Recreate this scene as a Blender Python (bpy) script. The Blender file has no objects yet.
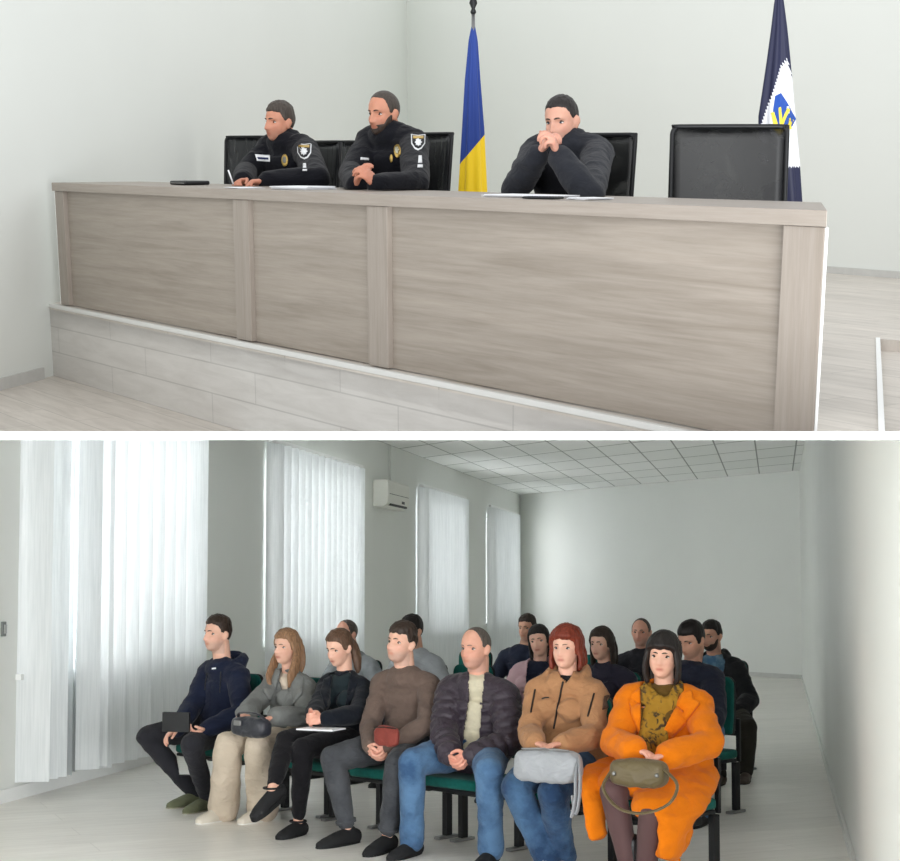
import bpy, bmesh, math, random
import numpy as np
from mathutils import Vector, Matrix, noise
from mathutils.bvhtree import BVHTree

random.seed(7)
V = Vector
sc = bpy.context.scene
COL = sc.collection
PI = math.pi

# ------------------------------------------------------------------ camera and the two level frames
F, PX, PY, EYE = 1500.0, 450.0, 500.0, 1.42


class View:
    """A level room frame: the eye stands at (0, 0, EYE) and looks along +Y, pitched by `pitch`."""
    def __init__(self, pitch):
        self.o = V((0, 0, EYE))
        self.f = V((0, math.cos(pitch), math.sin(pitch)))
        self.u = V((0, -math.sin(pitch), math.cos(pitch)))
        self.r = V((1, 0, 0))
        self.M = Matrix((( 1, 0, 0, 0),
                         (0, self.u.y, -self.f.y, 0),
                         (0, self.u.z, -self.f.z, EYE),
                         (0, 0, 0, 1)))

    def ray(self, px, py):
        return self.r * ((px - PX) / F) + self.u * ((PY - py) / F) + self.f

    def at_y(self, px, py, y):
        d = self.ray(px, py)
        return self.o + d * (y / d.y)

    def at_z(self, px, py, z):
        d = self.ray(px, py)
        return self.o + d * ((z - EYE) / d.z)

    def on_plane(self, px, py, p, n):
        d = self.ray(px, py)
        return self.o + d * ((p - self.o).dot(n) / d.dot(n))

    def near_point(self, px, py, p):
        d = self.ray(px, py).normalized()
        return self.o + d * (p - self.o).dot(d)

    def lift(self, parent, L, px, py, near=True):
        d = self.ray(px, py).normalized()
        t0 = (parent - self.o).dot(d)
        c = self.o + d * t0
        h = (c - parent).length
        if h >= L:
            return parent + (c - parent) * (L / h)
        k = math.sqrt(L * L - h * h)
        return self.o + d * (t0 - k if near else t0 + k)

    def proj(self, p):
        q = p - self.o
        z = q.dot(self.f)
        return (PX + F * q.dot(self.r) / z, PY - F * q.dot(self.u) / z)


LOW = View(math.atan(92 / F))              # hall with the audience: horizon at y = 592
UP = View(-math.atan(344 / F))             # hall with the podium: horizon at y = 156
ID = Matrix.Identity(4)
MU = LOW.M @ UP.M.inverted()
LOW.W, UP.W = ID, MU

cam = bpy.data.cameras.new('camera')
cam.sensor_fit = 'HORIZONTAL'
cam.sensor_width = 36
cam.lens = 36 * F / 900
cam.shift_y = (PY - 430.5) / 900
cam.clip_end = 200
cob = bpy.data.objects.new('camera', cam)
COL.objects.link(cob)
cob.matrix_world = LOW.M
sc.camera = cob

# ------------------------------------------------------------------ materials


def lin(c):
    out = []
    for x in c[:3]:
        x /= 255
        out.append(x / 12.92 if x <= .04045 else ((x + .055) / 1.055) ** 2.4)
    return (*out, 1)


def new_mat(name):
    m = bpy.data.materials.new(name)
    m.use_nodes = True
    nt = m.node_tree
    return m, nt, nt.nodes['Principled BSDF']


def N(nt, kind, **kw):
    n = nt.nodes.new(kind)
    for k, v in kw.items():
        if k in n.inputs:
            n.inputs[k].default_value = v
        else:
            setattr(n, k, v)
    return n


def ramp(nt, fac, stops):
    r = nt.nodes.new('ShaderNodeValToRGB')
    e = r.color_ramp.elements
    while len(e) < len(stops):
        e.new(.5)
    for el, (p, c) in zip(e, stops):
        el.position = p
        el.color = c
    nt.links.new(fac, r.inputs[0])
    return r.outputs[0]


def mapping(nt, scale, coord='Object', rot=(0, 0, 0)):
    tc = nt.nodes.new('ShaderNodeTexCoord')
    mp = nt.nodes.new('ShaderNodeMapping')
    mp.inputs['Scale'].default_value = scale
    mp.inputs['Rotation'].default_value = rot
    nt.links.new(tc.outputs[coord], mp.inputs[0])
    return mp.outputs[0]


def shade(c, k):
    return (min(1, c[0] * k), min(1, c[1] * k), min(1, c[2] * k), 1)


def plain(name, rgb, rough=.5, metal=0, var=.06, scale=6, spec=.4, bump=0, bscale=200):
    m, nt, b = new_mat(name)
    c = lin(rgb)
    n = N(nt, 'ShaderNodeTexNoise', Scale=scale, Detail=4)
    nt.links.new(mapping(nt, (1, 1, 1)), n.inputs['Vector'])
    nt.links.new(ramp(nt, n.outputs['Fac'], [(.3, shade(c, 1 - var)), (.7, shade(c, 1 + var))]), b.inputs['Base Color'])
    b.inputs['Roughness'].default_value = rough
    b.inputs['Metallic'].default_value = metal
    b.inputs['Specular IOR Level'].default_value = spec
    if bump:
        n2 = N(nt, 'ShaderNodeTexNoise', Scale=bscale, Detail=3)
        nt.links.new(mapping(nt, (1, 1, 1)), n2.inputs['Vector'])
        bp = N(nt, 'ShaderNodeBump', Strength=bump, Distance=.004)
        nt.links.new(n2.outputs['Fac'], bp.inputs['Height'])
        nt.links.new(bp.outputs[0], b.inputs['Normal'])
    return m


def cloth(name, rgb, var=.16, scale=9, rough=.92, wr=.35, fine=.25, stretch=(1, 1, 1), second=None, spec=.15):
    """Woven cloth: uneven dye, fine weave and soft creases."""
    m, nt, b = new_mat(name)
    c = lin(rgb)
    n = N(nt, 'ShaderNodeTexNoise', Scale=scale, Detail=5, Roughness=.6)
    nt.links.new(mapping(nt, stretch), n.inputs['Vector'])
    if second:
        col = ramp(nt, n.outputs['Fac'], [(.38, c), (.62, lin(second))])
    else:
        col = ramp(nt, n.outputs['Fac'], [(.3, shade(c, 1 - var)), (.7, shade(c, 1 + var))])
    nt.links.new(col, b.inputs['Base Color'])
    b.inputs['Roughness'].default_value = rough
    b.inputs['Specular IOR Level'].default_value = spec
    b.inputs['Sheen Weight'].default_value = .08
    w = N(nt, 'ShaderNodeTexNoise', Scale=13, Detail=2, Distortion=1.5)
    nt.links.new(mapping(nt, (1, 1, 1.6)), w.inputs['Vector'])
    fi = N(nt, 'ShaderNodeTexNoise', Scale=260, Detail=2)
    nt.links.new(mapping(nt, (1, 1, 1)), fi.inputs['Vector'])
    b1 = N(nt, 'ShaderNodeBump', Strength=wr, Distance=.02)
    b2 = N(nt, 'ShaderNodeBump', Strength=fine, Distance=.002)
    nt.links.new(w.outputs['Fac'], b1.inputs['Height'])
    nt.links.new(fi.outputs['Fac'], b2.inputs['Height'])
    nt.links.new(b1.outputs[0], b2.inputs['Normal'])
    nt.links.new(b2.outputs[0], b.inputs['Normal'])
    return m


def skin_mat(name, rgb):
    m, nt, b = new_mat(name)
    c = lin(rgb)
    n = N(nt, 'ShaderNodeTexNoise', Scale=30, Detail=4)
    nt.links.new(mapping(nt, (1, 1, 1)), n.inputs['Vector'])
    base = ramp(nt, n.outputs['Fac'], [(.3, (c[0] * .95, c[1] * .9, c[2] * .88, 1)), (.7, (c[0] * 1.04, c[1] * 1.05, c[2] * 1.05, 1))])
    at = N(nt, 'ShaderNodeAttribute', attribute_name='tone')
    mx = N(nt, 'ShaderNodeMix', data_type='RGBA', blend_type='MULTIPLY')
    mx.inputs[0].default_value = 1
    nt.links.new(base, mx.inputs[6])
    nt.links.new(at.outputs['Color'], mx.inputs[7])
    nt.links.new(mx.outputs[2], b.inputs['Base Color'])
    b.inputs['Roughness'].default_value = .5
    b.inputs['Specular IOR Level'].default_value = .35
    b.inputs['Subsurface Weight'].default_value = .08
    b.inputs['Subsurface Radius'].default_value = (.01, .004, .002)
    b.inputs['Subsurface Scale'].default_value = .6
    return m


def hair_mat(name, rgb):
    m, nt, b = new_mat(name)
    c = lin(rgb)
    n = N(nt, 'ShaderNodeTexNoise', Scale=1, Detail=4)
    nt.links.new(mapping(nt, (160, 160, 14)), n.inputs['Vector'])
    nt.links.new(ramp(nt, n.outputs['Fac'], [(.3, shade(c, .6)), (.7, shade(c, 1.45))]), b.inputs['Base Color'])
    b.inputs['Roughness'].default_value = .5
    b.inputs['Specular IOR Level'].default_value = .35
    bp = N(nt, 'ShaderNodeBump', Strength=.5, Distance=.004)
    nt.links.new(n.outputs['Fac'], bp.inputs['Height'])
    nt.links.new(bp.outputs[0], b.inputs['Normal'])
    return m


def wood(name, rgb, rough=.45, grain=(1.2, 1.2, 14), contrast=.14, tint=(1, 1, 1), spec=.4, uvw='Object', rot=(0, 0, 0)):
    """Pale laminate with long soft grain; the axis with the small scale is the grain's."""
    m, nt, b = new_mat(name)
    c = lin(rgb)
    mp = mapping(nt, grain, uvw, rot)
    n = N(nt, 'ShaderNodeTexNoise', Scale=1.6, Detail=7, Roughness=.62, Distortion=.7)
    nt.links.new(mp, n.inputs['Vector'])
    dark = (c[0] * (1 - contrast) * .98, c[1] * (1 - contrast) * .96, c[2] * (1 - contrast) * .93, 1)
    lite = shade(c, 1 + contrast)
    col = ramp(nt, n.outputs['Fac'], [(.28, dark), (.5, c), (.74, lite)])
    n2 = N(nt, 'ShaderNodeTexNoise', Scale=7, Detail=5, Roughness=.7)
    nt.links.new(mp, n2.inputs['Vector'])
    mx = N(nt, 'ShaderNodeMix', data_type='RGBA', blend_type='MULTIPLY')
    mx.inputs[0].default_value = .5
    nt.links.new(col, mx.inputs[6])
    nt.links.new(ramp(nt, n2.outputs['Fac'], [(.35, (.78, .76, .74, 1)), (.6, (1.0, 1.0, 1.0, 1))]), mx.inputs[7])
    nt.links.new(mx.outputs[2], b.inputs['Base Color'])
    b.inputs['Roughness'].default_value = rough
    b.inputs['Specular IOR Level'].default_value = spec
    return m


def planks(name, rgb, length, width, rough=.4, joint=.12, contrast=.12, rot=0, spec=.35, jw=.004):
    """Laminate boards: brick pattern of joints, each board with its own grain offset."""
    m, nt, b = new_mat(name)
    c = lin(rgb)
    mp = mapping(nt, (1, 1, 1), 'Object', (0, 0, rot))
    br = N(nt, 'ShaderNodeTexBrick', Scale=1)
    br.offset = .37
    br.inputs['Brick Width'].default_value = length
    br.inputs['Row Height'].default_value = width
    br.inputs['Mortar Size'].default_value = jw
    br.inputs['Mortar Smooth'].default_value = .2
    br.inputs['Color1'].default_value = shade(c, 1 + contrast * .5)
    br.inputs['Color2'].default_value = shade(c, 1 - contrast * .5)
    br.inputs['Mortar'].default_value = shade(c, 1 - joint * 2.2)
    nt.links.new(mp, br.inputs['Vector'])
    g = N(nt, 'ShaderNodeMapping')
    g.inputs['Scale'].default_value = (1.5, 11, 1)
    nt.links.new(mp, g.inputs[0])
    n = N(nt, 'ShaderNodeTexNoise', Scale=1.5, Detail=7, Roughness=.65, Distortion=.6)
    nt.links.new(g.outputs[0], n.inputs['Vector'])
    mx = N(nt, 'ShaderNodeMix', data_type='RGBA', blend_type='MULTIPLY')
    mx.inputs[0].default_value = 1
    nt.links.new(br.outputs['Color'], mx.inputs[6])
    nt.links.new(ramp(nt, n.outputs['Fac'], [(.3, (1 - contrast * 1.6, 1 - contrast * 1.7, 1 - contrast * 1.8, 1)), (.65, (1.03, 1.03, 1.03, 1))]), mx.inputs[7])
    nt.links.new(mx.outputs[2], b.inputs['Base Color'])
    b.inputs['Roughness'].default_value = rough
    b.inputs['Specular IOR Level'].default_value = spec
    return m


# ------------------------------------------------------------------ mesh collector


class MB:
    def __init__(self):
        self.v, self.f, self.mi, self.cur = [], [], [], 0

    def add(self, vs, fs):
        b = len(self.v)
        self.v.extend(V(p) for p in vs)
        for f in fs:
            self.f.append(tuple(b + i for i in f))
            self.mi.append(self.cur)
        return self

    def box(self, lo, hi, M=None):
        x0, y0, z0 = lo
        x1, y1, z1 = hi
        vs = [V(p) for p in ((x0, y0, z0), (x1, y0, z0), (x1, y1, z0), (x0, y1, z0), (x0, y0, z1), (x1, y0, z1), (x1, y1, z1), (x0, y1, z1))]
        if M is not None:
            vs = [M @ p for p in vs]
        return self.add(vs, [(3, 2, 1, 0), (4, 5, 6, 7), (0, 1, 5, 4), (1, 2, 6, 5), (2, 3, 7, 6), (3, 0, 4, 7)])

    def prism(self, poly, z0, z1, M=None):
        n = len(poly)
        vs = [V((p[0], p[1], z0)) for p in poly] + [V((p[0], p[1], z1)) for p in poly]
        if M is not None:
            vs = [M @ p for p in vs]
        fs = [tuple(reversed(range(n))), tuple(range(n, 2 * n))]
        fs += [(i, (i + 1) % n, n + (i + 1) % n, n + i) for i in range(n)]
        return self.add(vs, fs)

    def hexa(self, bottom, top):
        return self.add(list(bottom) + list(top), [(3, 2, 1, 0), (4, 5, 6, 7), (0, 1, 5, 4), (1, 2, 6, 5), (2, 3, 7, 6), (3, 0, 4, 7)])

    def ell(self, c, r, M=None, nu=20, nv=12, fn=None):
        """Ellipsoid with radii r at c, turned by 3x3 M."""
        c = V(c)
        r = (r, r, r) if isinstance(r, (int, float)) else r
        vs = []
        R = M if M is not None else Matrix.Identity(3)
        for j in range(1, nv):
            ph = PI * j / nv - PI / 2
            for i in range(nu):
                th = 2 * PI * i / nu
                p = V((r[0] * math.cos(ph) * math.cos(th), r[1] * math.cos(ph) * math.sin(th), r[2] * math.sin(ph)))
                vs.append(c + R @ p)
        vs.append(c + R @ V((0, 0, -r[2])))
        vs.append(c + R @ V((0, 0, r[2])))
        fs = []
        for j in range(nv - 2):
            for i in range(nu):
                k = (i + 1) % nu
                fs.append((j * nu + i, j * nu + k, (j + 1) * nu + k, (j + 1) * nu + i))
        b, t = len(vs) - 2, len(vs) - 1
        for i in range(nu):
            k = (i + 1) % nu
            fs.append((b, k, i))
            fs.append((t, (nv - 2) * nu + i, (nv - 2) * nu + k))
        return self.add(vs, fs)

    def sweep(self, pts, rad, side=(1, 0, 0), n=16, sub=4, caps=True):
        """Closed tube with elliptical rings along a smooth curve; rad is one (a, b) or r per point, a lies along side."""
        P = [V(p) for p in pts]
        m = len(P)
        if isinstance(rad, (int, float)):
            rad = [rad] * m
        Rr = [(r, r) if isinstance(r, (int, float)) else r for r in rad]
        sides = side if isinstance(side, list) else [V(side)] * m
        C, A, S = [], [], []
        for i in range(m - 1):
            p0, p1, p2, p3 = P[max(i - 1, 0)], P[i], P[i + 1], P[min(i + 2, m - 1)]
            for k in range(sub if i < m - 2 else sub + 1):
                t = k / sub
                t2, t3 = t * t, t * t * t
                C.append(.5 * ((2 * p1) + (p2 - p0) * t + (2 * p0 - 5 * p1 + 4 * p2 - p3) * t2 + (3 * p1 - p0 - 3 * p2 + p3) * t3))
                e = t * t * (3 - 2 * t)
                A.append((Rr[i][0] * (1 - e) + Rr[i + 1][0] * e, Rr[i][1] * (1 - e) + Rr[i + 1][1] * e))
                S.append(V(sides[i]) * (1 - t) + V(sides[i + 1]) * t)
        rings = []
        K = len(C)
        for i in range(K):
            T = (C[min(i + 1, K - 1)] - C[max(i - 1, 0)])
            if T.length < 1e-9:
                T = V((0, 0, 1))
            T.normalize()
            s = S[i] - T * S[i].dot(T)
            if s.length < 1e-4:
                s = T.orthogonal()
            s.normalize()
            q = T.cross(s)
            rings.append((C[i], T, s, q, A[i][0], A[i][1]))
        full = []
        if caps:
            c, T, s, q, a, b = rings[0]
            h = min(a, b)
            for ph in (60, 30):
                full.append((c - T * h * math.sin(math.radians(ph)), s, q, a * math.cos(math.radians(ph)), b * math.cos(math.radians(ph))))
            start_pole = c - T * h
        for c, T, s, q, a, b in rings:
            full.append((c, s, q, a, b))
        if caps:
            c, T, s, q, a, b = rings[-1]
            h = min(a, b)
            for ph in (30, 60):
                full.append((c + T * h * math.sin(math.radians(ph)), s, q, a * math.cos(math.radians(ph)), b * math.cos(math.radians(ph))))
            end_pole = c + T * h
        vs, fs = [], []
        for c, s, q, a, b in full:
            for k in range(n):
                th = 2 * PI * k / n
                vs.append(c + s * a * math.cos(th) + q * b * math.sin(th))
        for j in range(len(full) - 1):
            for k in range(n):
                l = (k + 1) % n
                fs.append((j * n + k, j * n + l, (j + 1) * n + l, (j + 1) * n + k))
        L = len(full)
        if caps:
            vs += [start_pole, end_pole]
            for k in range(n):
                l = (k + 1) % n
                fs.append((L * n, l, k))
                fs.append((L * n + 1, (L - 1) * n + k, (L - 1) * n + l))
        else:
            fs.append(tuple(reversed(range(n))))
            fs.append(tuple((L - 1) * n + k for k in range(n)))
        return self.add(vs, fs)

    def cyl(self, p0, p1, r0, r1=None, n=20):
        r1 = r0 if r1 is None else r1
        p0, p1 = V(p0), V(p1)
        return self.sweep([p0, p1], [r0, r1], side=(p1 - p0).orthogonal(), n=n, sub=1, caps=False)

    def lathe(self, prof, c=(0, 0, 0), n=24):
        """prof: (r, z) pairs from bottom to top, closed at both ends."""
        c = V(c)
        vs, fs = [], []
        for r, z in prof:
            for k in range(n):
                th = 2 * PI * k / n
                vs.append(c + V((r * math.cos(th), r * math.sin(th), z)))
        for j in range(len(prof) - 1):
            for k in range(n):
                l = (k + 1) % n
                fs.append((j * n + k, j * n + l, (j + 1) * n + l, (j + 1) * n + k))
        fs.append(tuple(reversed(range(n))))
        fs.append(tuple((len(prof) - 1) * n + k for k in range(n)))
        return self.add(vs, fs)

    def grid(self, fn, nu, nv):
        vs = [V(fn(i / nu, j / nv)) for j in range(nv + 1) for i in range(nu + 1)]
        fs = [(j * (nu + 1) + i, j * (nu + 1) + i + 1, (j + 1) * (nu + 1) + i + 1, (j + 1) * (nu + 1) + i) for j in range(nv) for i in range(nu)]
        return self.add(vs, fs)

    def mesh(self, name='m'):
        me = bpy.data.meshes.new(name)
        me.from_pydata([tuple(p) for p in self.v], [], self.f)
        me.validate()
        bm = bmesh.new()
        bm.from_mesh(me)
        bmesh.ops.recalc_face_normals(bm, faces=bm.faces)
        bm.to_mesh(me)
        bm.free()
        if max(self.mi, default=0) > 0 and len(self.mi) == len(me.polygons):
            me.polygons.foreach_set('material_index', self.mi)
        return me

    def build(self, name, mat, parent=None, smooth=False, bevel=0, seg=2, solid=0, W=None, me=None, off=-1):
        me = me or self.mesh(name)
        return link(name, me, mat, parent, smooth, bevel, seg, solid, W, off)


def link(name, me, mat, parent=None, smooth=False, bevel=0, seg=2, solid=0, W=None, off=-1):
    me.name = name
    for m in (mat if isinstance(mat, (list, tuple)) else [mat]):
        me.materials.append(m)
    o = bpy.data.objects.new(name, me)
    COL.objects.link(o)
    if parent is not None:
        o.parent = parent
    if W is not None:
        o.matrix_world = W
    if smooth:
        me.polygons.foreach_set('use_smooth', [True] * len(me.polygons))
    if solid:
        s = o.modifiers.new('thick', 'SOLIDIFY')
        s.thickness = solid
        s.offset = off
    if bevel:
        b = o.modifiers.new('edge', 'BEVEL')
        b.width = bevel
        b.segments = seg
        b.limit_method = 'ANGLE'
        b.angle_limit = math.radians(40)
        if not smooth:
            me.polygons.foreach_set('use_smooth', [True] * len(me.polygons))
            w = o.modifiers.new('normals', 'WEIGHTED_NORMAL')
            w.keep_sharp = True
    return o


def tag(o, label=None, cat=None, group=None, kind=None):
    for k, v in (('label', label), ('category', cat), ('group', group), ('kind', kind)):
        if v:
            o[k] = v
    return o


def thing(name, label, cat, loc=(0, 0, 0), rz=0, group=None, W=ID):
    o = bpy.data.objects.new(name, None)
    o.empty_display_size = .1
    COL.objects.link(o)
    o.matrix_world = W @ Matrix.Translation(V(loc)) @ Matrix.Rotation(rz, 4, 'Z')
    return tag(o, label, cat, group)


def struct(name, mb, mat, W=None, label=None, **kw):
    o = mb.build(name, mat, None, W=W, **kw)
    o['kind'] = 'structure'
    if label:
        o['label'] = label
    return o


def kids(o):
    return [c for c in COL.objects if c.parent == o]


def copy_tree(o, parent=None):
    c = o.copy()
    COL.objects.link(c)
    if parent is not None:
        c.parent = parent
    for ch in kids(o):
        copy_tree(ch, c)
    return c


def fuse(mb, voxel, smooth=2, factor=.5):
    """One continuous surface from overlapping closed shells."""
    me = mb.mesh('tmp')
    o = bpy.data.objects.new('tmp', me)
    COL.objects.link(o)
    r = o.modifiers.new('r', 'REMESH')
    r.mode = 'VOXEL'
    r.voxel_size = voxel
    if smooth:
        s = o.modifiers.new('s', 'SMOOTH')
        s.factor = factor
        s.iterations = smooth
    dg = bpy.context.evaluated_depsgraph_get()
    out = bpy.data.meshes.new_from_object(o.evaluated_get(dg))
    bpy.data.objects.remove(o)
    bpy.data.meshes.remove(me)
    return out


def coords(me):
    a = np.empty(len(me.vertices) * 3, np.float32)
    me.vertices.foreach_get('co', a)
    return a.reshape(-1, 3)


def normals(me):
    a = np.empty(len(me.vertices) * 3, np.float32)
    me.vertices.foreach_get('normal', a)
    return a.reshape(-1, 3)


def set_coords(me, a):
    me.vertices.foreach_set('co', np.ascontiguousarray(a, np.float32).ravel())
    me.update()


def folds(me, amp, scale, seed=0, stretch=(1, 1, 1), ridged=True):
    co, no = coords(me), normals(me)
    s = V((seed * 3.7, seed * 1.3, seed * 2.1))
    d = np.empty(len(co), np.float32)
    st = np.array(stretch, np.float32) * scale
    for i, p in enumerate((co * st).tolist()):
        v = noise.noise(V(p) + s)
        w = noise.noise(V((p[0] * 2.1 + 9, p[1] * 2.1, p[2] * 2.1)) + s)
        d[i] = ((.35 - abs(v) * 1.6) if ridged else v) + .4 * w
    set_coords(me, co + no * (d * amp)[:, None])
    return me


def bvh_of(me):
    return BVHTree.FromPolygons([v.co.copy() for v in me.vertices], [tuple(p.vertices) for p in me.polygons])


def inside(x, y, poly):
    c = False
    n = len(poly)
    for i in range(n):
        x0, y0 = poly[i]
        x1, y1 = poly[i - 1]
        if (y0 > y) != (y1 > y) and x < (x1 - x0) * (y - y0) / (y1 - y0) + x0:
            c = not c
    return c


def cut_front(me, view, off, poly, avoid=()):
    """Leave the front of a garment open: take out the faces that lie within an outline on its front side."""
    me.update()
    bm = bmesh.new()
    bm.from_mesh(me)
    dead = []
    for f in bm.faces:
        c = f.calc_center_median() + off
        if f.normal.dot(c - view.o) < 0 and inside(*view.proj(c), poly):
            for a, b, r in avoid:              # not the sleeves
                d = b - a
                t = min(1, max(0, (c - a).dot(d) / d.length_squared))
                if (a + d * t - c).length < r:
                    break
            else:
                dead.append(f)
    bmesh.ops.delete(bm, geom=dead, context='FACES')
    bm.to_mesh(me)
    bm.free()
    return me


def patch(me_bvh, view, off, poly, lift=.004, step=2.0, thick=.004):
    """A sewn-on piece (pocket, badge, lapel) that follows the garment under an outline; returns an MB with thickness."""
    xs, ys = [p[0] for p in poly], [p[1] for p in poly]
    bm = bmesh.new()
    ring = []
    P = []
    for i in range(len(poly)):
        a, b = poly[i - 1], poly[i]
        k = max(1, int(math.hypot(b[0] - a[0], b[1] - a[1]) / step))
        for j in range(k):
            P.append((a[0] + (b[0] - a[0]) * j / k, a[1] + (b[1] - a[1]) * j / k))
    vs = [bm.verts.new((x, y, 0)) for x, y in P]
    try:
        bm.faces.new(vs)
    except ValueError:
        pass
    bmesh.ops.triangulate(bm, faces=bm.faces)
    for it in range(2):
        es = [e for e in bm.edges if e.calc_length() > step * 1.6]
        if es:
            bmesh.ops.subdivide_edges(bm, edges=es, cuts=1)
            bmesh.ops.triangulate(bm, faces=bm.faces)
    pts, nrm = [], []
    cx, cy = sum(xs) / len(xs), sum(ys) / len(ys)
    mid = me_bvh.ray_cast(view.o - off, view.ray(cx, cy).normalized())[0]
    for v in bm.verts:
        d = view.ray(v.co.x, v.co.y).normalized()
        hit = me_bvh.ray_cast(view.o - off, d)
        if hit[0] is None or (mid is not None and (hit[0] - mid).length > .22):
            hit = me_bvh.find_nearest(view.near_point(v.co.x, v.co.y, off + mid) - off)
        n = hit[1] if hit[1].dot(d) < 0 else -hit[1]
        pts.append(hit[0])
        nrm.append(n)
    bm.verts.index_update()
    fs = [tuple(v.index for v in f.verts) for f in bm.faces]
    edge = [(e.verts[0].index, e.verts[1].index) for e in bm.edges if len(e.link_faces) == 1]
    bm.free()
    # even the lift out over neighbours so that the piece lies smooth
    nb = [[] for _ in pts]
    for f in fs:
        for i in f:
            nb[i].extend(j for j in f if j != i)
    for it in range(2):
        nrm = [(n + sum((nrm[j] for j in nb[i]), V((0, 0, 0)))).normalized() for i, n in enumerate(nrm)]
    k = len(pts)
    mb = MB()
    top = [p + n * (lift + thick) for p, n in zip(pts, nrm)]
    bot = [p + n * (lift - .004) for p, n in zip(pts, nrm)]
    mb.add(top + bot, fs + [tuple(k + i for i in reversed(f)) for f in fs] + [(a, b, k + b, k + a) for a, b in edge])
    return mb
# ------------------------------------------------------------------ people
VOX = 1.0                                  # voxel size factor


def sm(x, a, b):
    t = min(1, max(0, (x - a) / (b - a)))
    return t * t * (3 - 2 * t)


def _exit(d, c, r):
    ax = sum((d[i] / r[i]) ** 2 for i in range(3))
    bx = -2 * sum(d[i] * c[i] / r[i] ** 2 for i in range(3))
    cx = sum((c[i] / r[i]) ** 2 for i in range(3)) - 1
    D = bx * bx - 4 * ax * cx
    if D < 0:
        return 0.0
    return max(0.0, (-bx + math.sqrt(D)) / (2 * ax))


def _g(x, z, cx, cz, sx, sz):
    return math.exp(-((x - cx) / sx) ** 2 - ((z - cz) / sz) ** 2)


def head_surf(d, fem=False, feat=True, jaw=1.0, fat=1.0):
    """Point of the head's surface along direction d; x right, y forward, z up, eyes at z = 0."""
    jw = (.044 if fem else .049) * jaw
    t1 = _exit(d, (0, -.012, .024), (.074, .094, .091))
    t2 = _exit(d, (0, .014, -.030), (.0615 * fat, .076, .078))
    t3 = _exit(d, (0, .026, -.070), (jw, .056, .043))
    p = 22
    t = (t1 ** p + t2 ** p + t3 ** p) ** (1 / p)
    x, y, z = d[0] * t, d[1] * t, d[2] * t
    if feat and y > 0:
        k = sm(y, 0, .04)
        ax = abs(x)
        n = 1.12 if not fem else .80
        o = n * (.010 * _g(x, z, 0, .004, .009, .016) + .014 * _g(x, z, 0, -.016, .010, .016) + .019 * _g(x, z, 0, -.034, .0125, .0105)
                 + .006 * _g(ax, z, .013, -.037, .007, .008))
        o += -.0165 * _g(ax, z, .031, .001, .018, .0115)
        o += (.006 if not fem else .003) * _g(ax, z, .026, .022, .024, .008)
        o += .005 * _g(ax, z, .045, -.022, .018, .016)
        o +=   .0070 * _g(x, z, 0, -.061, .022, .010) - .005 * _g(x, z, 0, -.0635, .02, .0024)
        o += -.004 * _g(x, z, 0, -.079, .022, .007) + .007 * _g(x, z, 0, -.099, .020, .013)
        y += o * k
    return V((x, y, z))


def dirs(nu, nv):
    for j in range(1, nv):
        ph = PI * j / nv - PI / 2
        for i in range(nu):
            th = 2 * PI * i / nu
            yield (math.cos(ph) * math.cos(th), math.cos(ph) * math.sin(th), math.sin(ph))
    yield (0, 0, -1)
    yield (0, 0, 1)


def globe(mb, pts, nu, nv):
    fs = []
    for j in range(nv - 2):
        for i in range(nu):
            k = (i + 1) % nu
            fs.append((j * nu + i, j * nu + k, (j + 1) * nu + k, (j + 1) * nu + i))
    b, t = len(pts) - 2, len(pts) - 1
    for i in range(nu):
        k = (i + 1) % nu
        fs.append((b, k, i))
        fs.append((t, (nv - 2) * nu + i, (nv - 2) * nu + k))
    mb.add(pts, fs)


def hairline(p, front=.066, nape=-.07, side=-.012, temple=.045):
    y = p[1]
    pts = [(-.12, nape), (-.07, nape + .005), (-.03, -.03), (-.012, .012), (.004, side), (.022, side + .01), (.038, temple), (.06, front - .004), (.09, front), (.12, front)]
    for (y0, z0), (y1, z1) in zip(pts, pts[1:]):
        if y <= y1:
            t = max(0, (y - y0) / (y1 - y0))
            return z0 + (z1 - z0) * t
    return front


def facing(yaw):
    a = math.radians(yaw)
    return V((-math.sin(a), -math.cos(a), 0))


def head_matrix(yaw, pitch, roll):
    f = facing(yaw)
    r = f.cross(V((0, 0, 1)))
    M = Matrix((r, f, V((0, 0, 1)))).transposed()
    return M @ Matrix.Rotation(-math.radians(pitch), 3, 'X') @ Matrix.Rotation(math.radians(roll), 3, 'Y')


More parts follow.
